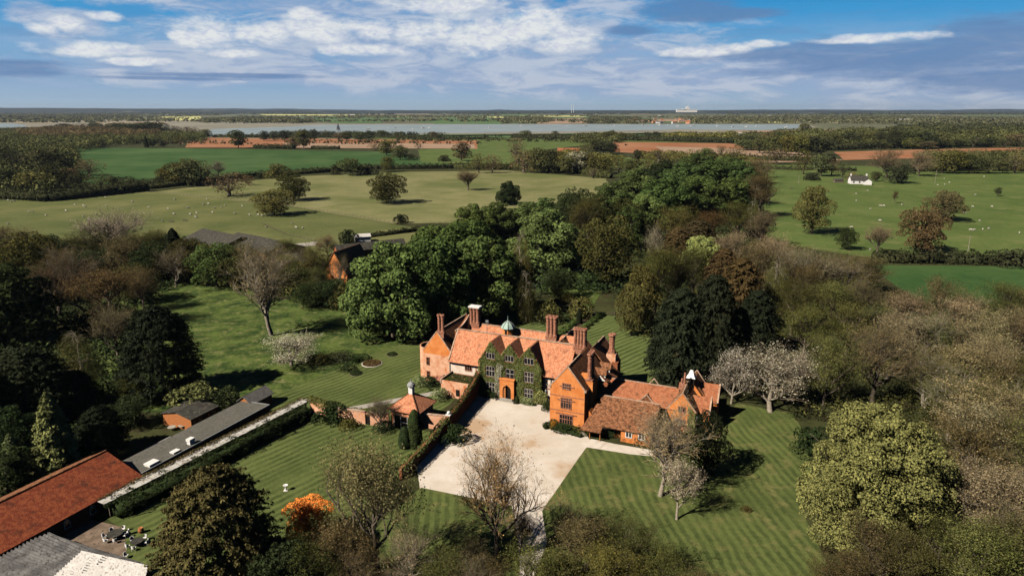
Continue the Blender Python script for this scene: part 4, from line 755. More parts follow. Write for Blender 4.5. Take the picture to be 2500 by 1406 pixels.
# scattered lines of trees across the far country
def treelines(n, y0, y1, seed, leaf, hgt, col, label):
    r = np.random.default_rng(seed); parts = []
    for i in range(n):
        yb = r.uniform(y0, y1); xb = r.uniform(-200, 2700); x, y = P(xb, yb); L = y*r.uniform(.05, .22); a = r.normal(0, .22); k = int(L/(leaf*2.4))+4
        s = r.uniform(-.5, .5, k); cx = x+L*s*math.cos(a); cy = y+L*s*math.sin(a)+r.normal(0, leaf*2, k); hh = hgt*r.uniform(.5, 1.15, k)
        for rep in range(9):
            q = unit(r.normal(0, 1, (k, 3))); q[:, 2] = np.abs(q[:, 2]); p = np.stack([cx+q[:, 0]*leaf*1.6, cy+q[:, 1]*leaf*1.6, hh*(.15+.85*q[:, 2])], 1)
            parts.append(leaves(p, q+[0, -.3, .1], leaf, r, .4, 1.3))
    v, f = join(parts); o = npmesh('treeline', v, f, M['leaf']); o.color = COL[col]+(1,); tag(o, label, 'woodland', None, 'stuff')
treelines(95, 270.6, 281, 41, 17, 16, 'fbk', 'dark lines of trees across the country near the horizon')
treelines(60, 281, 300, 42, 8, 13, 'farw', 'green hedgerows and copses across the far shore')
treelines(26, 334, 352, 43, 2.6, 8, 'fbk', 'dark hedgerow scrub between the fields and the shore')
# undergrowth beneath the woods
def under(poly, sp_, h_, w_, col, leaf, seed, label, per=60): mass('undergrowth', poly, sp_, h_, w_, col, leaf, seed, per, label, 'undergrowth')
under([(-300, 1250), (-100, 700), (-60, 600), (480, 590), (480, 690), (340, 760), (330, 1010), (150, 1240)], 3.6, 3.4, 4.6, 'gd', .5, 61, 'dark tangled undergrowth beneath the left wood')
under([(480, 700), (480, 620), (900, 640), (900, 760), (700, 740)], 4.2, 4.0, 5.0, 'od', .6, 62, 'olive scrub behind the meadow')
under([(900, 800), (1000, 610), (1250, 540), (1500, 480), (1560, 420), (1860, 400), (1880, 560), (1760, 640), (1540, 820), (1500, 700), (1280, 740)], 6.0, 4.5, 6.0, 'gd', .8, 63, 'dark undergrowth beneath the avenue trees')
under([(1560, 820), (1650, 680), (1780, 560), (1900, 600), (2120, 650), (2250, 745), (2600, 760), (2900, 1500), (2200, 1500), (2230, 1250), (2000, 1060), (1930, 1000), (1800, 930)], 4.6, 3.2, 5.0, 'od', .32, 64, 'brown and olive undergrowth beneath the right wood', 90)
under([(640, 1520), (700, 1300), (860, 1400), (1240, 1440), (1270, 1540)], 3.0, 2.4, 3.4, 'od', .26, 65, 'low scrub beneath the foreground thicket')
under([(1330, 1540), (1340, 1350), (1500, 1320), (1650, 1420), (1700, 1540)], 3.0, 2.4, 3.4, 'ol', .26, 66, 'low scrub beside the drive in the foreground')

# ------------------------------------------------------------------ the manor house
mh = hempty('manor_house', 0, 0, label='large red brick manor house with clay tiled gabled roofs and tall chimney stacks', cat='house')
def roofv(mb, u0, u1, v0, v1, ze, zr, t=.22, oh=.35, um=None):
    """gabled roof, ridge running into depth"""
    um = (u0+u1)/2 if um is None else um
    for a in (u0, u1):
        s_ = (zr-ze)/abs(um-a); e = a+(-oh if a < um else oh); mb.slab((e, v0, ze-oh*s_), (um, v0, zr), (um, v1, zr), (e, v1, ze-oh*s_), t)
    return mb
def roofu(mb, u0, u1, v0, v1, ze, zr, t=.22, oh=.4, vm=None, zb=None):
    vm = (v0+v1)/2 if vm is None else vm
    for a, z in ((v0, ze), (v1, zb if zb is not None else ze)):
        s_ = (zr-z)/abs(vm-a); e = a+(-oh if a < vm else oh); mb.slab((u0, e, z-oh*s_), (u1, e, z-oh*s_), (u1, vm, zr), (u0, vm, zr), t)
    return mb
def sag_noise(o, amp=.05):
    for v_ in o.data.vertices: v_.co.z += amp*mnoise.noise(Vector((v_.co.x*.35, v_.co.y*.35, v_.co.z)))
def penta(u0, u1, ze, zr, um=None): um = (u0+u1)/2 if um is None else um; return [(u0, -.3), (u1, -.3), (u1, ze), (um, zr), (u0, ze)]
def window(par, face, at, s0, s1, z0, z1, n=3, tr=1, deep=False, mw=.10, fm='stone', side=1, nofr=False):
    """mullioned window on a wall plane; face 'v' looks to the front, 'u' to the side"""
    def bx(mb, a0, a1, b0, b1, d0, d1):
        if face == 'v': mb.box(a0, a1, at-d1, at-d0, b0, b1)
        else: mb.box(at+d0*side, at+d1*side, a0, a1, b0, b1)
    f = MB(); fw = .12
    if nofr: fw = .03
    bx(f, s0-fw, s1+fw, z0-fw, z0, .0, .13); bx(f, s0-fw, s1+fw, z1, z1+fw, .0, .15); bx(f, s0-fw, s0, z0, z1, .0, .11); bx(f, s1, s1+fw, z0, z1, .0, .11)
    for i in range(1, n): c_ = s0+(s1-s0)*i/n; bx(f, c_-mw/2, c_+mw/2, z0, z1, .01, .09)
    for j in range(1, tr+1): c_ = z0+(z1-z0)*(j/(tr+1)+.06); bx(f, s0, s1, c_-mw/2, c_+mw/2, .012, .082)
    fo = f.build('window', M[fm], par); g = MB(); bx(g, s0, s1, z0, z1, .015, .035); g.build('pane', M['glass'], fo)
    return fo
def chimney(par, u, v, zb, zs, zt, du, dv, nu, nv, rs=.36, m='chim', cap='chim', off=(0, 0)):
    """stack base with octagonal shafts, moulded feet and oversailing caps"""
    b = MB(); b.box(u-du/2, u+du/2, v-dv/2, v+dv/2, zb, zs-.25); b.box(u-du/2-.1, u+du/2+.1, v-dv/2-.1, v+dv/2+.1, zs-.25, zs)
    st = b.build('chimney_stack', M[m], par)
    for i in range(nu):
        for j in range(nv):
            cu = u+(i-(nu-1)/2)*(du/nu); cv = v+(j-(nv-1)/2)*(dv/nv)
            s_ = MB(); s_.lathe(cu, cv, [(zs, rs*1.3), (zs+.25, rs*1.3), (zs+.35, rs), (zs+.5, rs*1.12), (zs+.6, rs*.94), (zt-1.0, rs*.94), (zt-.9, rs*1.12), (zt-.75, rs), (zt-.55, rs*1.1), (zt-.42, rs*1.4), (zt-.2, rs*1.5), (zt-.18, rs*1.25), (zt, rs*1.22), (zt, rs*.7), (zt-.3, rs*.65)], 8, math.pi/8)
            s_.build('shaft', M['chim'], st)
    if cap == 'white':
        c_ = MB(); c_.box(u-du/2-.16, u+du/2+.16, v-dv/2-.16, v+dv/2+.16, zt-.02, zt+.28); c_.build('cap', M['white'], st)
    return st
# walls
wl = MB()
wl.ext(penta(0, 7, 8.0, 12.2, 3.5), 'v', 0, 12.5)                   # front gabled tower
wl.build('wall', M['brick'], mh); wl = MB()
wl.ext(penta(-34.2, -26.9, 7.2, 11.9), 'v', 9.9, 25)                # left gabled wing
wl.build('wall', M['brick'], mh); wl = MB()
wl.box(0.9, 7.9, 12, 22, -.3, 7.4); wl.ext([(0.9, 7.4), (7.9, 7.4), (4.4, 11.5)], 'v', 17.5, 22.4)
wl.build('wall', M['brick'], mh)
w2 = MB(); w2.box(-34.6, -26.9, 9.88, 24, -.3, 0.0)
w2.lathe(-34.3, 13.6, [(-.3, 2.6), (7.3, 2.6), (7.3, 2.35), (6.9, 2.3)], 18); w2.box(-34.25, -26.85, 9.84, 9.9, -.3, 6.6)
w2.build('wall', M['brickpale'], mh)
w3 = MB(); w3.box(-26.9, 0.5, 8.6, 17.5, -.3, 6.7); w3.build('wall', M['cream'], mh)
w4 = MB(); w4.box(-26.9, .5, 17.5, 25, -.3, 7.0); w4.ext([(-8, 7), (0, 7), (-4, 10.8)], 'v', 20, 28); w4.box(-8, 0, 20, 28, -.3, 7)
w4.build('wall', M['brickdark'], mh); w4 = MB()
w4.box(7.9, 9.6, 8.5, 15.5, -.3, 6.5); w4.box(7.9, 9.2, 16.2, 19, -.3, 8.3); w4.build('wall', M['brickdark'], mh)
w5 = MB(); w5.box(-26.6, .3, 8.4, 17, 3.4, 3.55); w5.box(-.06, 7.06, -.06, .02, 3.15, 3.3); w5.box(-.06, 7.06, -.06, .02, 6.2, 6.35); w5.build('string_course', M['chim'], mh)
# ivy bay wall with three gables
GB = [(-19.05, -16.4, -14.1, 7.6, 12.2, 9.4), (-14.1, -12.0, -9.86, 9.4, 12.15, 9.3), (-9.86, -7.5, -4.8, 9.3, 12.1, 7.5)]
w6 = MB()
bay = [(-19.05, -.3), (-4.8, -.3), (-4.8, 7.5), (-7.5, 12.0), (-9.86, 9.2), (-12.0, 12.0), (-14.1, 9.3), (-16.4, 12.1), (-19.05, 7.6)]
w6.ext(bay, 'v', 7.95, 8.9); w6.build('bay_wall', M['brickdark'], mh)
rb_ = MB()
for a, mth, b, zl, zt_, zr_ in GB:
    zb0 = min(zl, zr_); rb_.slab((a-.15, 8.0, zl-.1), (mth, 8.0, zt_), (mth, 13, zt_), (a-.15, 13, zl-.1), .16); rb_.slab((b+.15, 8.0, zr_-.1), (mth, 8.0, zt_), (mth, 13, zt_), (b+.15, 13, zr_-.1), .16)
rb_.build('dormer_roof', M['tile'], mh)
# roofs
ro = MB(); roofu(ro, -26.9, 1.0, 8.6, 17.5, 6.75, 12.0, t=.22, oh=.55)
o = ro.build('roof', M['tile'], mh)
ro = MB(); roofu(ro, -26.9, 0, 17.5, 25, 7.4, 11.0, oh=.1); ro.build('roof', M['tile'], mh)
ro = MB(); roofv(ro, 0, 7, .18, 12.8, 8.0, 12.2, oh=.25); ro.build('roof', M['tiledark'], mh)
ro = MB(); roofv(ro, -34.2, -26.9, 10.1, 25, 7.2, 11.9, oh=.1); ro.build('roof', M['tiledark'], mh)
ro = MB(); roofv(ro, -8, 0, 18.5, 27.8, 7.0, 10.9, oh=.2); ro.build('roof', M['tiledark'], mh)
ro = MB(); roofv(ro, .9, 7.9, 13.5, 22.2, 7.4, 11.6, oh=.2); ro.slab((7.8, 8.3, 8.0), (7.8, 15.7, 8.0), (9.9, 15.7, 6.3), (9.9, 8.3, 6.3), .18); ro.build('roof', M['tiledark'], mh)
# ridge tiles and copings on the gables
cb = MB()
def verge(u0, um, u1, v, ze, zr, w_=.24, t=.10, k=.25):
    for a in (u0, u1): cb.bar((a+(k if a > um else -k)*-.0, v, ze+.12), (um, v, zr+.24), w_, t+.14)
verge(-.1, 3.5, 7.1, .08, 7.9, 12.25); verge(-34.3, -30.55, -26.8, 10.0, 7.1, 11.95); verge(-8.1, -4, .1, 27.9, 6.9, 10.9, .3); verge(.8, 4.4, 8, 22.3, 7.3, 11.6, .35)
cb.box(-.35, .15, -.15, .35, 7.7, 8.1); cb.box(6.85, 7.35, -.15, .35, 7.7, 8.1)
cb.bar((-26.9, 13.05, 12.3), (1.0, 13.05, 12.3), .3, .18); cb.bar((-26.9, 21.25, 11.3), (-8, 21.25, 11.3), .3, .18)
cb.bar((3.5, .3, 12.42), (3.5, 8, 12.42), .24, .16); cb.bar((4.4, 16.5, 11.85), (4.4, 22, 11.85), .24, .16); cb.bar((-4, 19, 11.15), (-4, 27.6, 11.15), .24, .16); cb.bar((-30.55, 10.2, 12.12), (-30.55, 24.8, 12.12), .24, .16)
cb.bar((-26.78, 8.1, 6.65), (-26.78, 13, 12.2), .3, .2)
for k in range(8): # curved parapet rising to the rear stack
    t0, t1 = k/8, (k+1)/8; cb.bar((-28.6+.6*t0, 15+6*t0, 11.0+2.2*t0**2.2), (-28.6+.6*t1, 15+6*t1, 11.0+2.2*t1**2.2), .3, .3)
cb.build('coping', M['coping'], mh)
pb = MB(); pb.ext([(15, 9), (21, 9), (21, 13.1), (19.5, 12.2), (18, 11.6), (15, 11)], 'u', -28.7, -28.4); pb.build('parapet', M['brickdark'], mh)
ga = MB(); ga.bar((-26.6, 7.98, 6.2), (-19.2, 7.98, 6.2), .14, .14); ga.bar((-4.7, 7.98, 6.2), (0, 7.98, 6.2), .14, .14)
ga.bar((-26.7, 8.5, 6.2), (-26.7, 8.5, 0), .11); ga.bar((-2.9, 8.5, 6.2), (-2.9, 8.5, 0), .11); ga.build('gutter', M['iron'], mh)
# chimneys
chimney(mh, -29.8, 10.55, 10.6, 12.0, 16.0, 1.7, .9, 2, 1, .36)
chimney(mh, -26.4, 21.0, 9.3, 11.4, 15.3, 2.5, 1.5, 3, 2, .40, cap='white')
chimney(mh, -7.0, 20.3, 9.0, 11.0, 15.6, 2.5, 1.5, 3, 2, .40)
chimney(mh, 1.9, 12.9, 10.6, 12.1, 16.1, 2.6, 1.4, 4, 2, .33)
chimney(mh, 7.5, 17.6, 6, 10.2, 14.2, 1.3, 1.3, 1, 1, .62)
st = chimney(mh, 7.0, 3.8, 5.0, 9.4, 14.7, 1.3, 2.6, 1, 3, .42)
sb = MB(); sb.box(6.3, 7.9, 2.2, 5.4, 0, 9.0); sb.box(4.9, 7.0, 2.6, 3.6, 8.5, 10.3); sb.build('chimney_breast', M['brick'], mh)
sb = MB(); sb.box(6.6, 8.6, 16.6, 18.6, 0, 9.9); sb.build('chimney_breast', M['brickpale'], mh)
# cupola
cu = MB(); cu.lathe(-17.2, 19.0, [(9.2, 1.2), (12.0, 1.2), (12.0, .1)], 8, math.pi/8); co = cu.build('cupola', M['brick'], mh)
cd = MB(); cd.lathe(-17.2, 19.0, [(11.95, 1.35), (12.02, 1.62), (12.35, 1.45), (12.9, 1.1), (13.3, .65), (13.6, .22), (13.8, .06), (14.8, .03)], 8, math.pi/8); cd.build('dome', M['copper'], co)
cr_ = MB()
for k in range(8):
    a = math.pi/8+k*math.pi/4; pts = [(12.04, 1.66), (12.4, 1.48), (12.95, 1.12), (13.35, .66), (13.62, .24)]
    for (z0, r0), (z1, r1) in zip(pts, pts[1:]): cr_.bar((-17.2+r0*math.cos(a), 19+r0*math.sin(a), z0), (-17.2+r1*math.cos(a), 19+r1*math.sin(a), z1), .09, .09)
cr_.build('rib', M['lead'], co)
cw_ = MB(); cw_.box(-17.45, -16.95, 17.84, 17.9, 10.6, 11.7); cw_.build('louvre', M['dark'], co)
wv = MB(); wv.bar((-19.6, 13.0, 12.2), (-19.6, 13.0, 15.0), .07); wv.bar((-20.0, 13, 14.7), (-19.2, 13, 14.7), .06); wv.ext([(-20.0, 14.8), (-19.8, 15.35), (-19.6, 15.0), (-19.35, 15.4), (-19.25, 14.85)], 'v', 12.98, 13.02)
wv.build('weather_vane', M['lead'], mh)
# windows of the tower, with drip moulds
def winpx(v, x0, x1, y0, y1, n, tr, fm='stone', par=None, z_=0):
    u0, za = pv(x0, (y0+y1)/2, v); u1, zb_ = pv(x1, (y0+y1)/2, v); _, zt_ = pv((x0+x1)/2, y0, v); _, z0_ = pv((x0+x1)/2, y1, v)
    return window(par or mh, 'v', v, u0, u1, z0_, zt_, n, tr, fm=fm)
for x0, x1, y0, y1, n, tr in ((1374, 1392, 937, 949, 4, 0), (1370, 1394, 972, 996, 4, 1), (1367, 1397, 1013, 1036, 5, 1)): winpx(-.0, x0, x1, y0, y1, n, tr, 'brickdark' if y0 < 0 else 'chim')
dm = MB()
for z, a, b in ((8.3, 1.9, 4.9), (5.45, 1.5, 5.1), (2.55, 1.2, 5.5)): dm.box(a, b, -.16, .0, z, z+.12)
dm.build('drip_mould', M['chim'], mh)
# front range windows left and right of the ivy
winpx(8.6, 1136, 1151, 882, 904, 3, 1, 'chim'); winpx(8.6, 1319, 1328, 916, 927, 2, 0, 'chim'); winpx(8.6, 1352, 1358, 920, 930, 1, 0, 'chim')
window(mh, 'v', 9.84, -33.3, -32.7, 4.0, 5.6, 1, 1, fm='brickdark'); window(mh, 'v', 9.84, -33.3, -32.7, .8, 2.3, 1, 1, fm='brickdark')
# windows set deep in the ivy
IVW = [(-17.4, -15.5, 8.5, 9.7, 3, 0), (-13.0, -11.1, 8.5, 9.7, 3, 0), (-8.6, -6.6, 8.5, 9.8, 3, 0), (-17.4, -15.5, 4.5, 6.7, 3, 1), (-12.8, -11.0, 4.4, 6.7, 2, 1), (-8.5, -6.6, 4.5, 6.7, 3, 1), (-17.4, -15.5, .9, 3.0, 3, 1), (-8.5, -6.7, .6, 2.9, 3, 1)]
for u0, u1, z0, z1, n, tr in IVW: window(mh, 'v', 7.9, u0, u1, z0, z1, n, tr, fm='stone', mw=.06, nofr=True)
# porch: brick frontispiece with a pointed arch
dv0 = 7.1; po = MB(); pu0, pu1 = -14.0, -10.7; arch = []
for k in range(9): t = k/8; arch.append((-12.35-.95*math.cos(math.pi*t), 2.2+.95*math.sin(math.pi*t)*1.0+(.18 if k == 4 else 0)))
left = [(pu0, -.1), (pu0, 4.4), (-12.35, 4.4)]+list(reversed(arch[:5]))+[(-13.3, -.1)]; right = [(pu1, -.1), (pu1, 4.4), (-12.35, 4.4)]+arch[4:]+[(-11.4, -.1)]
for poly in (left, right):
    # split into quads strip so that the arch stays clean
    po.ext(poly, 'v', dv0, 7.96)
po.box(pu0-.1, pu1+.1, dv0-.1, 7.96, 4.4, 4.65); po.box(pu0-.05, pu1+.05, dv0-.06, dv0, 3.45, 3.6)
porch = po.build('porch', M['brick'], mh)
dd = MB(); dd.box(-13.3, -11.4, 7.7, 7.8, 0, 3.2); dd.build('doorway', M['dark'], porch)
d2 = MB(); d2.box(-13.25, -12.7, 7.3, 7.42, 0, 2.6); d2.build('door', M['timber'], porch)
stp = MB(); stp.box(-14.2, -10.4, 5.9, 7.05, .02, .18); stp.box(-13.7, -10.9, 6.4, 7.05, .18, .32); stp.build('step', M['paving'], mh)
# dormers on the shaded side
for vv in (9.7, 13.0):
    d_ = MB(); d_.ext([(vv-.8, 6.9), (vv+.8, 6.9), (vv+.8, 8.3), (vv, 9.1), (vv-.8, 8.3)], 'u', 6.8, 8.6); do = d_.build('dormer', M['white'], mh)
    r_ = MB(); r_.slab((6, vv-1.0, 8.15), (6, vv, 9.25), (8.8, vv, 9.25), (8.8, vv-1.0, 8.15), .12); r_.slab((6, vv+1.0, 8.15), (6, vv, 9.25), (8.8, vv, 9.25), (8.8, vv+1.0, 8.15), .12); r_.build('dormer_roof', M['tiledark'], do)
    g_ = MB(); g_.box(8.6, 8.63, vv-.5, vv+.5, 7.2, 8.2); g_.build('pane', M['glass'], do)
# service wing to the right: ridge along the front
sw = hempty('service_wing', 16, 6, label='long low service wing with brown and orange tiled roofs right of the tall brick gable', cat='house')
def B(): return MB((16, 6, 0))
b = B(); b.box(8.0, 22.5, 6.8, 13.6, -.3, 4.4); b.ext([(6.8, 4.4), (13.6, 4.4), (10.2, 6.9)], 'u', 8.0, 22.5)
b.ext(penta(21.7, 27.0, 4.3, 7.8, 24.4), 'v', 6.3, 12.5); b.box(26.9, 29.3, 8.2, 12.6, -.3, 3.5); b.ext([(8.2, 3.5), (12.6, 3.5), (10.4, 6.0)], 'u', 25, 29.3)
b.ext(penta(22.8, 27.8, 4.6, 7.9), 'v', 12.5, 18.2); b.box(27.6, 30.2, 13.2, 17.6, -.3, 4.0); b.ext([(13.2, 4), (17.6, 4), (15.4, 6.9)], 'u', 26, 30.2)
b.box(14.8, 20.2, -2.0, 6.8, -.3, 2.7); b.box(9.3, 14.9, -.6, 6.8, -.3, 2.7); b.ext([(-1.9, 2.6), (10, 2.6), (4.7, 5.2)], 'u', 9.4, 19.6)
b.ext([(8.0, -.3), (9.0, -.3), (9.0, 3), (8.0, 4.2)], 'v', -.2, 5)
b.build('wall', M['brick'], sw)
r_ = B(); roofu(r_, 7.2, 23.2, 6.8, 13.6, 4.5, 7.05, oh=.5); r_.build('roof', M['tilemid'], sw)
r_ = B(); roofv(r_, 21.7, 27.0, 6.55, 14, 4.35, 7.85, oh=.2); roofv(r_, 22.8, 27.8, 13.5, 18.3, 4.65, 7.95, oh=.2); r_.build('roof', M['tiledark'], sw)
r_ = B(); roofu(r_, 24.8, 29.2, 8.2, 12.6, 3.55, 6.1, oh=.15); roofu(r_, 26, 30.1, 13.2, 17.6, 4.05, 7.0, oh=.15); r_.build('roof', M['tilemid'], sw)
r_ = B()
# catslide roof flaring at the eaves
prof = [(-3.9, 1.75), (-2.3, 2.35), (.2, 3.35), (2.6, 4.45), (4.7, 5.45)]
for (a0, z0), (a1, z1) in zip(prof, prof[1:]):
    lft = lambda a: 7.3+max(0, (a+3.9)/8.6)**.7*1.7
    r_.slab((lft(a0), a0, z0), (20.6 if a0 > -2.4 else 11.4, a0, z0), (20.6 if a0 > -2.4 else 11.4, a1, z1), (lft(a1), a1, z1), .2)
r_.slab((9.0, 4.7, 5.45), (20.0, 4.7, 5.45), (20.0, 8.5, 3.6), (9.0, 8.5, 3.6), .2)
r_.build('roof', M['tiledark'], sw)
r_ = B(); r_.slab((14.2, 9.3, 6.2), (17.0, 9.3, 6.2), (17.0, 5.4, 3.2), (14.2, 5.4, 3.2), .15)
r_.ext([(15.8, 4.2), (19.2, 4.2), (17.5, 6.1)], 'v', 7.0, 9.4); r_.build('dormer_roof', M['tiledark'], sw)
cp_ = B()
def vg(u0, um, u1, v, ze, zr, w_=.2):
    for a in (u0, u1): cp_.bar((a, v, ze+.1), (um, v, zr+.2), w_, .2)
vg(21.6, 24.4, 27.1, 6.45, 4.3, 7.8); vg(22.6, 25.3, 28.0, 18.3, 4.6, 8.3); vg(15.9, 17.5, 19.1, 13.9, 4.9, 6.9)
vg(15.7, 17.5, 19.3, 6.95, 4.2, 6.1, .16)
for u_, v0_, vm_, v1_, ze_, zr_ in ((29.35, 8.1, 10.4, 12.7, 3.5, 6.1), (30.25, 13.1, 15.4, 17.7, 4.0, 7.0)):
    for a in (v0_, v1_): cp_.bar((u_, a, ze_+.15), (u_, vm_, zr_+.25), .3, .3)
cp_.bar((7.3, 10.2, 7.3), (22.6, 10.2, 7.3), .24, .16); cp_.bar((24.4, 6.6, 8.1), (24.4, 12.5, 8.1), .22, .16); cp_.bar((9.1, 4.75, 5.7), (20.4, 4.75, 5.7), .24, .16)
cp_.build('coping', M['coping'], sw)
ch = B(); ch.box(23.0, 24.4, 10.2, 11.2, 6.5, 8.2); ch.cyl(23.5, 10.8, 8.2, 9.2, .2, .18, 8); ch.cyl(24.0, 10.8, 8.2, 10.4, .24, .2, 8); ch.build('chimney_stack', M['chim'], sw)
lc = B(); lc.box(24.2, 25.6, 12.4, 13.8, 6.8, 8.9); lo_ = lc.build('lantern', M['dark'], sw)
lc = B(); lc.lathe(24.9, 13.1, [(8.85, 1.3), (9.1, 1.0), (9.7, .7), (10.2, .45), (10.35, .02)], 4, math.pi/4); lc.build('lantern_roof', M['white'], lo_)
def swin(u0, u1, z0, z1, v, n, tr, fm='chim'):
    mb0 = len(bpy.data.objects); w_ = window(sw, 'v', v, u0, u1, z0, z1, n, tr, fm=fm)
    for x in (w_, *w_.children):
        for vv in x.data.vertices: vv.co.x -= 16; vv.co.y -= 6
swin(11.0, 13.2, 1.2, 2.4, -.6, 4, 0, 'white'); swin(15.8, 16.8, 1.2, 2.2, -2.0, 2, 0, 'white'); swin(18.2, 19.2, 1.2, 2.2, -2.0, 2, 0, 'white'); swin(23.6, 25.2, 1.2, 2.6, 6.3, 3, 0); swin(23.8, 25.0, 4.2, 5.2, 6.3, 3, 0)
pr = B()
for u_ in (9.2, 11.2): pr = B(); pr.box(u_-.07, u_+.07, -3.5, -3.36, 0, 2.0); pr.build('porch_post', M['timber'], sw)

# ivy and climbers
def cover(name, polys, holes, dens, leaf, col, label, depth=.35, seed=5, face='v', at=7.95, group=None, cat='climbing plant', m='leaf', base=None, sgn=1):
    r = np.random.default_rng(seed); parts = []
    for poly in polys:
        a = np.array(poly); lo, hi = a.min(0), a.max(0); n = int((hi[0]-lo[0])*(hi[1]-lo[1])*dens); p = r.uniform(lo, hi, (n, 2))
        ins = np.zeros(n, bool); j = len(a)-1
        for i in range(len(a)):
            c_ = ((a[i, 1] > p[:, 1]) != (a[j, 1] > p[:, 1])) & (p[:, 0] < (a[j, 0]-a[i, 0])*(p[:, 1]-a[i, 1])/((a[j, 1]-a[i, 1]) or 1e-9)+a[i, 0]); ins ^= c_; j = i
        for (x0, x1, z0, z1) in holes: ins &= ~((p[:, 0] > x0) & (p[:, 0] < x1) & (p[:, 1] > z0) & (p[:, 1] < z1))
        p = p[ins]; n = len(p); puff = np.array([mnoise.noise(Vector((x*.9, z*.9, seed))) for x, z in p])*.5+.5
        d = depth*(.25+.75*puff)*r.uniform(.5, 1.05, n)
        if face == 'v': Pt = np.stack([p[:, 0], at-d, p[:, 1]], 1); Nn = np.tile([0, -1., .35], (n, 1))
        elif face == 'u': Pt = np.stack([at+d*sgn, p[:, 0], p[:, 1]], 1); Nn = np.tile([1.*sgn, 0, .35], (n, 1))
        else: Pt = np.stack([p[:, 0], p[:, 1], at+d], 1); Nn = np.tile([0, 0, 1.], (n, 1))
        parts.append(leaves(Pt, Nn, leaf, r, .7, 1.3))
    v, q = join(parts); bu, bv = base or (v[:, 0].mean(), v[:, 1].mean()); v = v-np.array([bu, bv, 0]); o = npmesh(name, v, q, M[m])
    x, y = hw(bu, bv); o.location = (x, y, 0); o.rotation_euler = (0, 0, AR); o.color = COL[col]+(1,); tag(o, label, cat, group); return o
IV = [(-19.3, 0), (-4.6, 0), (-4.5, 7.4), (-7.5, 12.35), (-9.86, 9.5), (-12.0, 12.4), (-14.1, 9.6), (-16.4, 12.45), (-19.3, 7.7)]
holes = [(a-.2, b_+.2, c_-.2, d_+.2) for a, b_, c_, d_, _, _ in IVW]+[(-14.2, -10.5, 0, 4.75)]
COL['ivy'] = (.165, .200, .070); COL['ivyd'] = (.075, .095, .032); COL['wis'] = (.42, .42, .32); COL['gold'] = (.5, .24, .04)
cover('climbing_ivy', [IV], holes, 95, .19, 'ivy', 'thick green ivy covering the three gables above the manor door', .45, 5)
ivs = cover('climbing_ivy', [[(7.2, 0), (8.7, 0), (8.7, 7.2), (7.8, 8.2), (7.2, 7.6)]], [], 90, .19, 'ivyd', 'strip of dark ivy on the return wall at the right end of the ivy gables', .2, 6, face='u', at=-4.75)
cover('climbing_wisteria', [[(-15.4, .3), (-14.1, .3), (-13.7, 6.5), (-13.0, 7.4), (-14.6, 7.9), (-15.2, 5.0)]], [], 60, .16, 'wis', 'pale flowering climber on the ivy left of the door', .3, 7, at=7.5)
cover('climbing_shrub', [[(-6.4, .2), (-3.4, .2), (-3.2, 2.6), (-4.6, 3.6), (-6.0, 2.0)]], [], 90, .18, 'yw', 'yellow green climber beside the right ground floor ivy window', .9, 8, at=7.7)
cover('climbing_creeper', [[(-21.2, .3), (-19.3, .3), (-19.3, 6.0), (-20.2, 6.0), (-20.8, 3.8)]], [], 38, .16, 'gold', 'golden creeper stems on the cream wall left of the ivy', .15, 9, at=8.6)
cover('climbing_ivy', [[(25.6, 0), (27.05, 0), (27.05, 4.2), (25.6, 5.8)]], [], 110, .17, 'ivy', 'green ivy on the right side of the service wing gable', .25, 10, at=6.3)
# downpipes and lamp posts by the house
def lamp(u, v, label, h_=3.4):
    t = hempty('lamp_post', u, v, label=label, cat='lamp post'); b = MB(); b.cyl(0, 0, 0, .4, .1, .08, 8); b.cyl(0, 0, .4, h_, .05, .04, 8); b.build('post', M['iron'], t)
    b = MB(); b.lathe(0, 0, [(h_, .06), (h_+.1, .14), (h_+.5, .2), (h_+.52, .24), (h_+.75, .05), (h_+.85, .02)], 6); b.build('lantern', M['lead'], t)
lamp(-3.2, 6.4, 'dark lamp post by the cream wall left of the tall brick gable'); lamp(27.4, 5.6, 'dark lamp post beside the ivy gable of the service wing')

# ------------------------------------------------------------------ walls, pavilion, pergola
def thick(mb, pts, w_, z0, zs):
    """wall along house-axis points with top heights"""
    for i in range(len(pts)-1):
        a, b = Vector(pts[i]), Vector(pts[i+1]); d = (b-a).normalized(); n = Vector((-d.y, d.x))*w_/2; za, zb = zs[i], zs[i+1]
        q = [a-n, b-n, b+n, a+n]; zz = [za, zb, zb, za]
        mb.add([(p.x, p.y, z0) for p in q]+[(p.x, p.y, z) for p, z in zip(q, zz)], [(0,3,2,1),(4,5,6,7),(0,1,5,4),(1,2,6,5),(2,3,7,6),(3,0,4,7)])
    return mb
def wallthing(name, u, v, label, pts, w_, zs, m, cop=True, z0=-.2):
    t = hempty(name, u, v, label=label, cat='wall'); b = MB((u, v, 0)); thick(b, pts, w_, z0, zs); b.build('brickwork', M[m], t)
    if cop: b = MB((u, v, 0)); thick(b, pts, w_+.14, 0, [z+.12 for z in zs]); 
    if cop:
        b = MB((u, v, 0))
        for i in range(len(pts)-1): b.bar((*pts[i], zs[i]+.05), (*pts[i+1], zs[i+1]+.05), w_+.16, .13)
        b.build('coping', M['coping'], t)
    return t
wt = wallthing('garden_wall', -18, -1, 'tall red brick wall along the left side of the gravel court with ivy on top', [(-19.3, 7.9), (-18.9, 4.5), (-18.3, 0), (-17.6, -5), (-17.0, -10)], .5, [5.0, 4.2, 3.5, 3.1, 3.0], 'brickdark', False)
wallthing('garden_wall', -16.5, -18, 'old brick wall with ivy running from the pier towards the foreground', [(-17.0, -10.8), (-16.4, -17), (-15.9, -23), (-15.6, -30)], .5, [3.0, 2.7, 2.4, 2.2], 'brickdark', False)
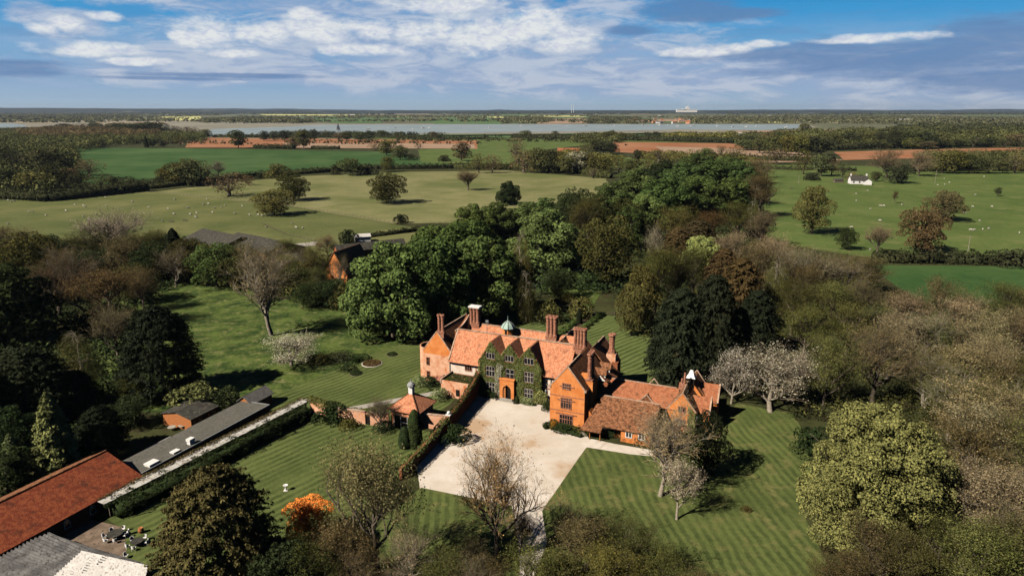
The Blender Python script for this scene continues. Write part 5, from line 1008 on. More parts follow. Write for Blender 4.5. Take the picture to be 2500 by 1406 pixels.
wallthing('garden_wall', -19.5, -11.2, 'sunlit orange brick wall between the pavilion and the court pier', [(-22.0, -11.3), (-17.2, -10.6)], .4, [2.9, 3.0], 'brickpale')
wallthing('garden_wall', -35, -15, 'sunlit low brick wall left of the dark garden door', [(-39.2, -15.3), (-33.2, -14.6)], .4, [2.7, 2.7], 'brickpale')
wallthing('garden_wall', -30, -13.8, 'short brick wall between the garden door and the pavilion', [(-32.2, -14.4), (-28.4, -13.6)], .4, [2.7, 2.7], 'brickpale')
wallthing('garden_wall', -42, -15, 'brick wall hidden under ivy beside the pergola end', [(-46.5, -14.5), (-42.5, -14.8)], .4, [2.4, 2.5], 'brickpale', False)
gd = hempty('garden_door', -32.7, -14.5, label='dark arched garden door in the low brick wall', cat='door'); b = MB(); b.box(-.5, .5, -.06, .06, 0, 2.2); b.build('leaf', M['dark'], gd); b = MB(); b.box(-.62, .62, -.2, .2, 2.2, 2.5); b.build('lintel', M['chim'], gd)
pt = hempty('gate_pier', -16.9, -10.4, label='square brick pier with a white ball stone where the court walls meet', cat='pier'); b = MB(); b.box(-.4, .4, -.4, .4, 0, 3.2); b.build('shaft', M['brick'], pt)
b = MB(); b.box(-.5, .5, -.5, .5, 3.2, 3.38); b.lathe(0, 0, [(3.38, .15), (3.5, .3), (3.7, .36), (3.9, .28), (4.0, .02)], 10); b.build('capstone', M['white'], pt)
# small flat roofed garden building in the angle
an = hempty('garden_annex', -24, 6, label='low pale brick annex with ivy covered flat roof beside the court wall', cat='outbuilding')
def BA(): return MB((-24, 6, 0))
b = BA(); b.box(-26.2, -19.6, 3.6, 8.5, 0, 3.3); b.box(-26.2, -19.6, 3.4, 3.6, 0, 3.75); b.build('wall', M['brickpale'], an); b = BA(); b.box(-26.3, -26.05, 3.3, 8.5, 3.0, 3.95); b.build('coping', M['coping'], an)
b = BA(); b.box(-22.6, -21.7, 3.34, 3.42, .6, 2.1); b.build('window', M['dark'], an)
cover('climbing_ivy', [[(-26, 3.7), (-19.8, 3.7), (-19.4, 8.3), (-25.8, 8.3)]], [], 60, .2, 'ivyd', 'dark ivy spread over the flat roof of the pale brick annex', .35, 12, face='z', at=3.3)
def overtop(name, pts, zs, w_, label, seed, drop=.9, leaf=.2, col='ivyd', dens=30):
    r = np.random.default_rng(seed); parts = []; b0 = pts[0]
    for i in range(len(pts)-1):
        a, b = np.array(pts[i]), np.array(pts[i+1]); l = np.linalg.norm(b-a); d = (b-a)/l; n_ = np.array([-d[1], d[0]]); n = int(l*(w_+2*drop)*dens)
        s = r.uniform(0, 1, n); c_ = r.uniform(-1, 1, n)*(w_/2+drop); over = np.maximum(np.abs(c_)-w_/2, 0); hang = .6+.4*np.sin(s*l*1.3+seed)
        o_ = np.clip(c_, -w_/2-.08, w_/2+.08)+r.normal(0, .06, n); p = a+(b-a)*s[:, None]+n_*o_[:, None]; z = zs[i]+(zs[i+1]-zs[i])*s-over*hang+r.uniform(0, .25, n)
        parts.append(leaves(np.stack([p[:, 0]-b0[0], p[:, 1]-b0[1], z], 1), np.stack([n_[0]*np.sign(c_)*(over > 0), n_[1]*np.sign(c_)*(over > 0), .6+0*s], 1), leaf, r, .7, 1.3))
    v, q = join(parts); o = npmesh(name, v, q, M['leaf']); x, y = hw(*b0); o.location = (x, y, 0); o.rotation_euler = (0, 0, AR); o.color = COL[col]+(1,); tag(o, label, 'climbing plant'); return o
overtop('climbing_ivy', [(-19.3, 7.9), (-18.9, 4.5), (-18.3, 0), (-17.6, -5), (-17.1, -9.5)], [5.0, 4.2, 3.5, 3.1, 3.0], .9, 'ivy trailing along the top of the tall court wall', 31, .7)
overtop('climbing_ivy', [(-17.0, -11.2), (-16.4, -17), (-15.9, -23), (-15.6, -30)], [3.0, 2.7, 2.4, 2.2], 1.1, 'thick ivy on top of the old wall towards the foreground', 32, .9, col='ivy')
overtop('climbing_ivy', [(-48.2, -13.6), (-44, -14.4), (-40.5, -15.0)], [2.7, 2.8, 2.7], 1.8, 'bushy ivy over the wall at the pergola end', 33, 1.2, col='ol')
overtop('climbing_ivy', [(-40.5, -14.6), (-36, -14.2), (-31, -13.4)], [2.5, 2.5, 2.4], 1.5, 'thin green growth behind the low brick wall', 34, .8, leaf=.16, col='ol', dens=22)
# pavilion
pvn = hempty('garden_pavilion', -25.2, -10.2, label='square brick pavilion with pyramid tiled roof and white lantern', cat='pavilion')
def BP(): return MB((-25.2, -10.2, 0))
b = BP(); b.box(-28.2, -22.2, -13.2, -7.2, -.2, 3.9); b.build('wall', M['brickpale'], pvn)
b = BP(); e = .55; u0, u1, v0, v1 = -28.2-e, -22.2+e, -13.2-e, -7.2+e; ze = 3.75; ap = (-25.2, -10.2, 6.5)
b.add([(u0, v0, ze), (u1, v0, ze), (u1, v1, ze), (u0, v1, ze), ap, (u0, v0, ze-.18), (u1, v0, ze-.18), (u1, v1, ze-.18), (u0, v1, ze-.18)], [(0,1,4), (1,2,4), (2,3,4), (3,0,4), (5,6,1,0), (6,7,2,1), (7,8,3,2), (8,5,0,3), (8,7,6,5)]); b.build('roof', M['tile'], pvn)
b = BP()
for c_ in ((u0, v0), (u1, v0), (u1, v1), (u0, v1)): b.bar((*c_, ze+.02), (ap[0], ap[1], ap[2]+.02), .16, .14)
b.build('hip_tiles', M['tiledark'], pvn)
b = BP(); b.lathe(-25.2, -10.2, [(5.6, .85), (6.1, .62), (7.7, .62), (7.72, .8), (7.8, .8)], 4, math.pi/4); ln = b.build('lantern', M['white'], pvn)
b = BP(); b.lathe(-25.2, -10.2, [(7.8, .85), (8.2, .72), (8.55, .4), (8.7, .1), (9.3, .02)], 10); b.build('dome', M['lead'], ln)
b = BP(); b.box(-27.4, -24.4, -13.26, -13.18, 0, 2.5); b.build('opening', M['dark'], pvn)
b = BP(); b.box(-26.0, -25.9, -13.32, -13.26, 0, 2.5); b.box(-24.5, -24.4, -13.32, -13.26, 0, 2.5); b.box(-26.0, -24.4, -13.32, -13.26, 1.2, 1.3); b.box(-27.5, -27.4, -13.32, -13.2, 0, 2.5); b.build('door_frame', M['white'], pvn)
b = BP(); b.box(-25.4, -24.9, -13.27, -13.2, 2.95, 3.5); b.build('window', M['dark'], pvn)
# pergola walk
pg = hempty('pergola', -49, -35, label='long covered pergola walk with bleached board roof and vines along the lawn', cat='pergola')
def BG(): return MB((-49, -35, 0))
A0, A1 = Vector((-47.9, -13.9)), Vector((-51.6, -57)); dr = (A1-A0).normalized(); pn_ = Vector((-dr.y, dr.x)); Ln = (A1-A0).length
b = BG(); n = 46
for k in range(n):
    c0 = A0+dr*(Ln*k/n+.04); c1 = A0+dr*(Ln*(k+1)/n-.02); z = 2.55+.03*math.sin(k*2.1)
    b.add([(p.x, p.y, zz) for zz in (z, z+.06) for p in (c0-pn_*1.05, c1-pn_*1.05, c1+pn_*1.05, c0+pn_*1.05)], [(0,3,2,1),(4,5,6,7),(0,1,5,4),(1,2,6,5),(2,3,7,6),(3,0,4,7)])
b.build('roof', M['rooftop'], pg)
for k in range(16):
    b = BG(); c_ = A0+dr*(Ln*(k+.05)/15.3)
    for sgn in (-1, 1):
        p = c_+pn_*.95*sgn; b.box(p.x-.07, p.x+.07, p.y-.07, p.y+.07, 0, 2.5)
    b.build('post', M['wood'], pg)
b = BG(); p, q = A0+pn_*.95*(-1 if pn_.x < 0 else 1), A1+pn_*.95*(-1 if pn_.x < 0 else 1)
b.bar((p.x, p.y, 2.42), (q.x, q.y, 2.42), .1, .16); b.build('beam', M['wood'], pg)
sgn = 1 if pn_.x > 0 else -1
rp = [tuple(A0+dr*Ln*t+pn_*1.15*sgn) for t in (.04, .25, .5, .75, 1.0)]; lp_ = [tuple(A0+dr*Ln*t-pn_*1.0*sgn) for t in (.0, .25, .5, .75, 1.0)]
overtop('climbing_vine', rp, [2.3, 2.2, 2.3, 2.2, 2.3], .5, 'dark vine hanging along the lawn side of the pergola', 41, 1.9, .2, 'gd', 42)
overtop('climbing_vine', lp_, [2.65]*5, .7, 'brown vine along the left edge of the pergola roof', 42, .4, .16, 'br', 45)
hedge('hedge', [hw(*p) for p in [(-45.9, -16.5), (-49.6, -56)]], 2.9, 2.4, .2, 'gd', 'low dark hedge at the foot of the pergola on the lawn side', 43)
# flat roofed outbuilding with rooflights
fb_ = hempty('flat_roofed_outbuilding', -56, -33, label='long grey felt roofed outbuilding left of the pergola', cat='outbuilding')
def BF(): return MB((-56, -33, 0))
b = BF(); b.ext([(-59.3, -20), (-53.1, -19.5), (-53.4, -48.8), (-59.6, -47)], 'z', -.2, 2.35); b.build('wall', M['brickdark'], fb_)
b = BF(); b.ext([(-59.6, -19.8), (-52.9, -19.2), (-53.2, -49.2), (-59.9, -47.3)], 'z', 2.35, 2.55); b.build('roof', M['felt'], fb_)
b = BF(); b.bar((-52.95, -19.3, 2.6), (-53.2, -49.2, 2.6), .14, .16); b.bar((-59.6, -19.8, 2.6), (-52.9, -19.2, 2.6), .14, .16); b.build('roof_edge', M['lead'], fb_)
for u, v, du, dv, h_ in ((-54.3, -45.6, 1.3, 1.8, .5), (-54.2, -41.0, .9, 1.3, .35), (-54.2, -37.6, .8, 1.0, 1.1)):
    b = BF(); b.box(u-du/2, u+du/2, v-dv/2, v+dv/2, 2.5, 2.5+h_*.55); b.box(u-du/2-.08, u+du/2+.08, v-dv/2-.08, v+dv/2+.08, 2.5+h_*.6, 2.5+h_); b.build('rooflight', M['white'], fb_)
for nm, u, v, lab, wu, wv, ze, zr, mw_, mr in (('timber_cabin', -66, -27, 'dark roofed timber cabin with an orange end wall in the black shade', 7.4, 6.5, 2.5, 3.3, 'timber', 'feltd'), ('garden_shed', -58.8, -17.0, 'small orange timber shed with grey pitched roof behind the felt roof', 3.4, 6, 2.4, 3.7, 'timber', 'slate'), ('wendy_house', -66.5, -19.5, 'tiny white shed with pale roof beside the rounded hedge', 2.2, 2.0, 1.7, 2.3, 'white', 'slate')):
    t = hempty(nm, u, v, label=lab, cat='shed'); b = MB(); b.ext([(-wu/2, 0), (wu/2, 0), (wu/2, ze), (0, zr), (-wu/2, ze)], 'v', -wv/2, wv/2); b.build('wall', M[mw_], t)
    b = MB(); roofv(b, -wu/2, wu/2, -wv/2-.3, wv/2+.3, ze+.02, zr+.02, .1, .3); b.build('roof', M[mr], t)
    b = MB(); b.box(wu/2, wu/2+.05, -wv*.1, wv*.15, 0, 1.9); b.build('door', M['dark'], t)
    if nm == 'timber_cabin':
        for k in range(5):
            if k == 2: continue
            b = MB(); b.box(wu/2, wu/2+.06, -2.8+k*1.2, -2.1+k*1.2, .9, 1.9); b.build('window', M['glass'], t)
cf = hempty('cold_frame', -61.3, -38.5, label='glazed cold frame with white bars beside the felt roof', cat='greenhouse')
b = MB(); b.ext([(-1.3, 0), (1.3, 0), (1.3, .8), (0, 1.7), (-1.3, .8)], 'v', -2.6, 2.6); b.build('glazing', M['glass'], cf)
b = MB()
for k in range(6):
    v_ = -2.6+k*1.04
    b.bar((-1.34, v_, .82), (0, v_, 1.74), .08); b.bar((1.34, v_, .82), (0, v_, 1.74), .08)
    b.bar((1.34, v_, .82), (1.34, v_, 0), .06)
b.bar((0, -2.6, 1.74), (0, 2.6, 1.74), .08); b.bar((1.34, -2.6, .82), (1.34, 2.6, .82), .08); b.build('frame', M['white'], cf)
# red tiled barn and corrugated roofs
rbn = hempty('red_roofed_barn', -57, -64, label='long barn with bright red tiled roof in the lower left', cat='barn')
def BR(): return MB((-57, -64, 0))
b = BR(); b.ext([(-66, -.2), (-52.8, -.2), (-52.8, 2.5), (-60.2, 5.1), (-66, 2.7)], 'v', -90, -49.3); b.build('wall', M['brickdark'], rbn)
b = BR(); b.slab((-52.3, -49.0, 2.5), (-52.3, -90, 2.5), (-60.2, -90, 5.3), (-60.2, -49.0, 5.3), .2); b.build('roof', M['tilered'], rbn)
b = BR(); b.slab((-66.4, -49.0, 2.6), (-66.4, -90, 2.6), (-60.2, -90, 5.3), (-60.2, -49.0, 5.3), .2); b.bar((-60.2, -49, 5.55), (-60.2, -90, 5.55), .3, .2); b.build('roof', M['tiledark'], rbn)
for v_ in (-57.5, -61.5):
    b = BR(); poly = [(v_-.45, .7), (v_+.45, .7), (v_+.45, 1.6), (v_+.3, 1.95), (v_, 2.2), (v_-.3, 1.95), (v_-.45, 1.6)]; b.ext(poly, 'u', -52.8, -52.7); wo_ = b.build('window', M['white'], rbn)
    b = BR(); b.ext([(v_+(p-v_)*.8, 1.4+(z-1.4)*.84) for p, z in poly], 'u', -52.7, -52.67); b.build('pane', M['glass'], wo_)
def corr(name, u, v, label, quad, m, n=40, base_h=2.0, amp=.13):
    t = hempty(name, u, v, label=label, cat='outbuilding'); (a, b_, c_, d) = [Vector(q) for q in quad]; V_, F_ = [], []; k = n*4
    for i in range(k+1):
        s = i/k; dz = amp*math.cos(i*math.pi/2)
        for base_, top in ((a.lerp(b_, s), d.lerp(c_, s)),): V_ += [(base_.x-u, base_.y-v, base_.z+dz), (top.x-u, top.y-v, top.z+dz)]
    for i in range(k): F_.append((2*i, 2*i+2, 2*i+3, 2*i+1))
    x = MB(); x.add(V_, F_); x.add([(p[0], p[1], p[2]-.12) for p in V_], F_); x.build('roof', M[m], t)
    x = MB(); x.add([(p.x-u, p.y-v, -.2) for p in (a, b_, c_, d)]+[(p.x-u, p.y-v, p.z-.2) for p in (a, b_, c_, d)], [(0,1,2,3),(4,5,6,7),(0,1,5,4),(1,2,6,5),(2,3,7,6),(3,0,4,7)]); x.build('wall', M['brickdark'], t)
def q3(*pp): return [(*hs(x, y, z), z) for x, y, z in pp]
corr('corrugated_outbuilding', -55, -70, 'long dark grey corrugated roof left of the terrace', q3((-260, 1440, 2.4), (120, 1300, 2.4), (262, 1365, 2.8), (20, 1500, 2.8)), 'corr', 30)
corr('corrugated_outbuilding', -48, -76, 'whitish corrugated roof in the bottom left corner', q3((60, 1470, 3.0), (198, 1345, 3.0), (362, 1381, 2.6), (330, 1500, 2.6)), 'corrw', 20)
corr('corrugated_outbuilding', -52, -70, 'narrow dark corrugated strip between the grey roof and the terrace', q3((115, 1300, 2.4), (200, 1330, 2.3), (350, 1375, 2.3), (260, 1362, 2.7)), 'corr', 14)

# ------------------------------------------------------------------ smaller garden things
def px_plant(kind, px, by, ty, wpx, col, label, name=None, cat=None, group=None):
    x, y, h, wd = fromview(px, by, ty, wpx); return plant(kind, x, y, h, wd, col, label, group, name, cat)
COL['pinkf'] = (.5, .25, .22); COL['lime'] = (.30, .34, .15); ADJ['lime'] = 'lime'
for a in [('yew', 1014, 1090, 1000, 36, 'gd', 'taller clipped dark yew column in front of the pavilion'), ('yew', 989, 1092, 1042, 30, 'gd', 'shorter clipped dark yew column in front of the pavilion'),
          ('shr', 1075, 975, 948, 32, 'lime', 'lime flowering shrub by the annex wall'), ('shr', 1028, 942, 916, 28, 'lime', 'lime shrub at the foot of the left wing'),
          ('shr', 1055, 942, 922, 40, 'gd', 'dark shrubs below the left wing'), ('shr', 1088, 930, 895, 40, 'pinkf', 'pink blossoming bush against the left wing'),
          ('shr', 810, 1030, 985, 60, 'gd', 'dark rounded bush at the left end of the sunlit garden wall'), ('bar', 930, 1052, 958, 76, 'bt', 'pale bare fruit tree in front of the low garden wall'),
          ('shr', 1290, 985, 970, 28, 'lime', 'clipped yellow green ball shrub right of the door'), ('shr', 1190, 968, 950, 18, 'gd', 'dark ball shrub left of the door'), ('shr', 1205, 972, 957, 14, 'gd', 'small dark ball shrub beside the door steps'),
          ('yew', 1262, 985, 966, 11, 'gd', 'small dark cone topiary right of the door'), ('yew', 1176, 966, 944, 14, 'gd', 'dark upright shrub in the corner by the court wall'), ('shr', 1334, 1000, 980, 24, 'gd', 'rounded dark shrub against the tall brick gable'),
          ('yew', 1333, 1046, 1030, 12, 'gd', 'small pointed topiary left of the tall brick gable'), ('shr', 1378, 1052, 1036, 42, 'gd', 'dark shrub below the tall brick gable'), ('shr', 1432, 1058, 1042, 34, 'ol', 'olive shrub at the corner of the tall brick gable'), ('shr', 1350, 1046, 1026, 14, 'gold', 'small golden shrub at the left corner of the tall gable'),
          ('shr', 1492, 1066, 1048, 22, 'gd', 'dark shrub by the service wing porch'), ('shr', 1520, 1072, 1054, 26, 'rb', 'rusty shrub along the service wing wall'), ('shr', 1560, 1082, 1062, 36, 'rb', 'brown shrub at the end of the low service wing'),
          ('shr', 1110, 1080, 1040, 50, 'gd', 'dark spiky shrub in the shade of the court wall'), ('shr', 1640, 1110, 1070, 80, 'od', 'dark bush at the foot of the tan bare tree'), ('shr', 935, 1052, 1030, 40, 'gd', 'dark shrub at the foot of the pale fruit tree'),
          ('shr', 500, 1000, 938, 110, 'cy', 'large rounded yellow green hedge clump beside the white shed'), ('shr', 545, 1000, 950, 70, 'gd', 'dark end of the rounded hedge clump'), ('shr', 850, 1045, 1020, 36, 'ol', 'olive shrub along the sunlit garden wall'), ('shr', 870, 882, 868, 46, 'gd', 'dark shrub in the lawn border'), ('shr', 830, 880, 860, 50, 'fbk', 'dark spiky shrub at the top of the lawn border'), ('shr', 790, 885, 864, 40, 'ol', 'olive shrub in the lawn border'), ('shr', 765, 890, 872, 30, 'fbk', 'small dark shrub at the left of the lawn border'), ('shr', 845, 905, 888, 34, 'gd', 'green shrub at the foot of the lawn border'),
          ('shr', 1270, 1300, 1290, 1, 'gd', 'tiny seedling beside the drive')][:-1]:
    px_plant(*a)
for (px, py, rx, ry, lab) in ((908, 888, 25, 9, 'large oval flower bed with pale edging in the left lawn'), (869, 912, 15, 7, 'small round dark bed near the pavilion side of the left lawn'), (957, 866, 13, 5, 'small round bed beside the left wing of the manor')):
    t = empty('flower_bed', (*P(px, py), 0), label=lab, cat='flower bed'); a, b_ = P(px+rx, py), P(px, py-ry); rx_, ry_ = abs(a[0]-P(px, py)[0]), abs(b_[1]-P(px, py)[1])
    ring = [(rx_*math.cos(k*.2618), ry_*math.sin(k*.2618)) for k in range(24)]
    b = MB(); b.ext(ring, 'z', .02, .14); b.build('edging', M['wood' if rx < 25 else 'stone'], t)
    b = MB(); b.ext([(x*.9, y*.9) for x, y in ring], 'z', .1, .17); b.build('soil', M['soil'], t)
    r = np.random.default_rng(px); n = int(900*rx_*ry_); q = r.uniform(-1, 1, (n, 2)); q = q[(q**2).sum(1) < .8]; hh = .2+.45*(1-(q**2).sum(1))
    v, f = leaves(np.stack([q[:, 0]*rx_, q[:, 1]*ry_, hh*r.uniform(.4, 1, len(q))], 1), np.tile([0, 0, 1.], (len(q), 1)), .16, r, .7); o = npmesh('planting', v, f, M['leaf'], t); o.color = COL['rb' if rx == 25 else 'gd']+(1,)
hedge('box_hedge', [hw(-17.9, 6.6), hw(-14.6, 6.6)], .5, .5, .16, 'gd', 'clipped low box hedge left of the door')
hedge('box_hedge', [hw(-10.0, 6.6), hw(-5.5, 6.5)], .5, .5, .16, 'gd', 'clipped low box hedge right of the door')
hedge('box_hedge', [hw(-.6, -1.9), hw(3, -2.2), hw(7.6, -3.3)], 1.0, .7, .18, 'gd', 'low hedge curving below the tall brick gable')
hedge('box_hedge', [hw(0.2, -.9), hw(6.5, -1.2)], 1.2, .9, .18, 'od', 'planted border against the foot of the tall brick gable')
for sd, nm_ in ((-1, 'left'), (1, 'right')):
    pts = []
    for k in range(8):
        v_ = 47+k*3.6; c_ = -14.2+(v_-47)*.05; pts += [(c_+sd*(1.6), v_), (c_+sd*(1.6), v_+1.8), (c_+sd*(2.7), v_+1.8), (c_+sd*2.7, v_+3.6)]
    hedge('box_hedge', [hw(*p) for p in pts], .7, .8, .25, 'g', 'stepped low box hedge on the %s of the dark path in the back lawn' % nm_)
px_plant('yew', 1414, 790, 752, 14, 'cd', 'dark pointed yew at the top of the back lawn path')
def pot(u, v, label):
    t = hempty('plant_pot', u, v, label=label, cat='pot', group='pots by the door'); b = MB(); b.lathe(0, 0, [(.02, .18), (.45, .3), (.5, .34), (.5, .26), (.42, .24)], 12); b.build('pot', M['stone'], t)
    r = np.random.default_rng(3); q = unit(r.normal(0, 1, (90, 3))); v_, f = leaves(q*.3+[0, 0, .75], q, .14, r, .6); o = npmesh('foliage', v_, f, M['leaf'], t); o.color = COL['gd']+(1,)
pot(-14.4, 5.9, 'pale stone plant pot left of the door steps'); pot(-10.2, 5.7, 'pale stone plant pot right of the door steps')
# statue or bird bath on the lawn
x, y = P(698, 1197); t = empty('bird_bath', (x, y, 0), label='small white stone bird bath on the striped lawn', cat='bird bath'); b = MB(); b.lathe(0, 0, [(0, .3), (.12, .3), (.16, .13), (.75, .1), (.85, .3), (1.0, .42), (1.0, .34), (.92, .05)], 12); b.build('basin', M['white'], t); b = MB(); b.box(-.35, .35, -.35, .35, -.02, .06); b.build('plinth', M['stone'], t)
x, y = P(1738, 1242)[0:2]; px_plant('shr', 1822, 1246, 1238, 22, 'cb', 'small patch of flowers in the right lawn', name='flower_clump', cat='plant')
# terrace furniture
def chair(u, v, a, label):
    x, y = hw(u, v); t = empty('garden_chair', (x, y, .04), AR+a, label=label, cat='chair', group='white chairs on the terrace')
    b = MB(); b.box(-.24, .24, -.24, .24, .42, .47); b.build('seat', M['white'], t)
    b = MB(); n = 8
    for k in range(n):
        a0 = math.pi*(.12+.76*k/n); a1 = math.pi*(.12+.76*(k+1)/n); p = [(.3*math.cos(w_)*1.0, .08+.26*math.sin(w_)) for w_ in (a0, a1)]; q = [(.27*math.cos(w_), .06+.23*math.sin(w_)) for w_ in (a0, a1)]
        b.ext([p[0], p[1], q[1], q[0]], 'z', .42, .85)
    b.build('backrest', M['white'], t)
    for sx in (-.2, .2):
        for sy in (-.2, .2): b = MB(); b.bar((sx*1.1, sy*1.1, 0), (sx, sy, .43), .04); b.build('leg', M['white'], t)
def table(px, py, rad, label, cpos, cl):
    u, v = hs(px, py); x, y = hw(u, v); t = empty('round_table', (x, y, .04), label=label, cat='table', group='round tables on the terrace')
    b = MB(); b.cyl(0, 0, .70, .76, rad, rad, 24); b.build('tabletop', M['feltd'], t); b = MB(); b.lathe(0, 0, [(0, .35), (.05, .35), (.1, .08), (.7, .08)], 10); b.build('pedestal', M['iron'], t)
    for k, (ang, lb) in enumerate(zip(cpos, cl)):
        a = R(ang); chair(u+math.cos(a)*(rad+.35), v+math.sin(a)*(rad+.35), a-math.pi/2, lb)
table(283, 1312, 1.1, 'larger round dark table on the terrace', (20, 50, 100, 160, 215, 265, 320), ['white chair %s the larger terrace table' % s for s in ('at the right of', 'at the upper right of', 'behind', 'at the upper left of', 'at the lower left of', 'in front of', 'at the lower right of')])
table(336, 1331, .85, 'smaller round dark table on the terrace beside the cypress', (30, 90, 170, 240, 300), ['white chair %s the smaller terrace table' % s for s in ('at the right of', 'behind', 'at the left of', 'in front of', 'at the lower right of')])
u, v = hs(309, 1362); chair(u, v, 2.0, 'lone white chair at the near end of the terrace')
u, v = hs(345, 1300); t = hempty('barrel_planter', u, v, label='dark barrel planter at the back of the terrace', cat='planter'); b = MB(); b.lathe(0, 0, [(.04, .3), (.45, .4), (.85, .32), (.85, .26), (.8, .02)], 14); b.build('barrel', M['timber'], t); b = MB(); b.lathe(0, 0, [(.3, .40), (.36, .405), (.36, .39)], 14); b.build('hoop', M['iron'], t)
for px, py, lab in ((420, 1050, 'small round table beside the cabin'), (446, 1046, 'round pale table top at the right of the cabin yard')):
    x, y = P(px, py); t = empty('patio_table', (x, y, 0), label=lab, cat='table'); b = MB(); b.cyl(0, 0, .68, .73, .75, .75, 18); b.build('tabletop', M['paving'], t); b = MB(); b.cyl(0, 0, 0, .68, .06, .06, 8); b.build('pedestal', M['iron'], t)

# fences
def fence(name, pts, label, step, ph=1.3, wd=.14, rails=(.55, 1.1), cat='fence'):
    t = empty(name, (pts[0][0], pts[0][1], 0), label=label, cat=cat); b = MB((pts[0][0], pts[0][1], 0)); posts = []
    for a, c_ in zip(pts, pts[1:]):
        l = math.dist(a, c_); n = max(1, int(l/step))
        for k in range(n): posts.append((a[0]+(c_[0]-a[0])*k/n, a[1]+(c_[1]-a[1])*k/n))
        for z in rails: b.bar((*a, z), (*c_, z), .035 if cat == 'fence' and len(rails) > 2 else .06)
    b.build('rail', M['wood'], t); me = None
    for i, p in enumerate(posts):
        if me is None: b = MB(); b.box(-wd/2, wd/2, -wd/2, wd/2, -.1, ph); o = b.build('post', M['wood'], t); me = o.data
        else: o = bpy.data.objects.new('post', me); C.objects.link(o); o.parent = t
        o.location = (p[0]-pts[0][0], p[1]-pts[0][1], 0)
fence('post_and_wire_fence', [P(368, 470), P(500, 482), P(640, 497), P(800, 518), P(970, 548)], 'long post and wire fence crossing the pasture between the sheep and the lone trees', 3.6)
fence('post_and_wire_fence', [P(1000, 556), P(1130, 540)], 'short fence continuing right from the dark bush', 3.6)
fence('post_and_wire_fence', [P(640, 548), P(700, 575), P(770, 590), P(860, 596)], 'fence along the pasture above the farm sheds', 3.0)
fence('post_and_rail_fence', [P(1330, 752), P(1390, 752), P(1395, 740), P(1450, 762)], 'low wooden rail fence behind the back lawn', 2.0, 1.1, .12, (.4, .9))
fence('post_and_rail_fence', [P(1455, 768), P(1500, 770), P(1545, 772)], 'low rail fence at the right of the back lawn', 2.0, 1.1, .12, (.4, .9))
fence('post_and_wire_fence', [P(2060, 632), P(2250, 640), P(2520, 652)], 'fence in front of the long right hand hedge', 4.5)
for px, by, ty, lab in ((2362, 620, 576, 'thin telegraph pole in the right pasture'), (1949, 450, 428, 'short telegraph pole left of the white cottage'), (2282, 450, 415, 'telegraph pole right of the cottage trees'), (1534, 400, 381, 'pale pole left of the avenue')):
    x, y, h, wd = fromview(px, by, ty, 2); t = empty('telegraph_pole', (x, y, 0), label=lab, cat='pole'); b = MB(); b.cyl(0, 0, 0, h, .16, .11, 8); b.build('pole', M['barkpale'], t); b = MB(); b.bar((-.8, 0, h-.6), (.8, 0, h-.6), .1); b.build('crossarm', M['barkpale'], t)

# sheep
def make_sheep():
    me = bpy.data.meshes.new('sheep'); V_ = [(-.42, 0, .68), (-.1, 0, .72), (.25, 0, .72), (.42, 0, .70), (.60, 0, .62), (.74, 0, .45), (.84, 0, .34)]; E_ = [(i, i+1) for i in range(6)]; Rr = [.20, .29, .29, .23, .13, .10, .06]
    for b_, s in ((0, -1), (0, 1), (3, -1), (3, 1)):
        x = V_[b_][0]; k = len(V_); V_ += [(x, .15*s, .48), (x+(.04 if b_ else -.05), .15*s, .28), (x, .15*s, .02)]; E_ += [(b_, k), (k, k+1), (k+1, k+2)]; Rr += [.09, .05, .045]
    for s in (-1, 1): k = len(V_); V_.append((.62, .17*s, .55)); E_.append((5, k)); Rr.append(.03)
    me.from_pydata(V_, E_, []); o = bpy.data.objects.new('sheep', me); C.objects.link(o); md = o.modifiers.new('s', 'SKIN')
    for v_, r_ in zip(me.skin_vertices[0].data, Rr): v_.radius = (r_, r_)
    me.skin_vertices[0].data[1].use_root = True; ss = o.modifiers.new('u', 'SUBSURF'); ss.levels = 1; ss.render_levels = 1
    dg = bpy.context.evaluated_depsgraph_get(); m2 = bpy.data.meshes.new_from_object(o.evaluated_get(dg)); m2.materials.clear(); m2.materials.append(M['wool']); bpy.data.objects.remove(o); return m2
SH = make_sheep(); rs = np.random.default_rng(12)
def sheep(L, lab, grp, f):
    L = [f(*p) for p in L]; L.sort()
    for i, (px, py) in enumerate(L):
        o = bpy.data.objects.new('sheep', SH); C.objects.link(o); x, y = P(px, py); o.location = (x, y, .1); s = rs.uniform(.9, 1.2); o.scale = (s*1.1, s*1.1, s); o.rotation_euler = (0, 0, rs.uniform(0, 6.28))
        pos = 'rightmost' if i == len(L)-1 else ('leftmost' if i == 0 else '%s from left' % ORDN[i])
        o['label'] = pos+' white sheep '+lab; o['category'] = 'sheep'; o['group'] = grp
ORDN = ['first', 'second', 'third', 'fourth', 'fifth', 'sixth', 'seventh', 'eighth', 'ninth', 'tenth', 'eleventh', 'twelfth', 'thirteenth', 'fourteenth', 'fifteenth', 'sixteenth', 'seventeenth', 'eighteenth']
f6 = lambda x, y: (x/2, 231+y/2+1); f7 = lambda x, y: (1250+x/2, 231+y/2+1)
sheep([(40, 518), (55, 526), (70, 522), (108, 512), (142, 574), (160, 573), (225, 592), (238, 517), (258, 510), (262, 503), (323, 570), (40, 634)], 'in the left end of the sheep pasture', 'sheep in the left pasture', f6)
sheep([(365, 540), (408, 545), (418, 550), (408, 598), (437, 612), (470, 585), (515, 503), (520, 545), (560, 610), (580, 560), (648, 525), (665, 618), (728, 553)], 'around the pale grey bare tree', 'sheep in the left pasture', f6)
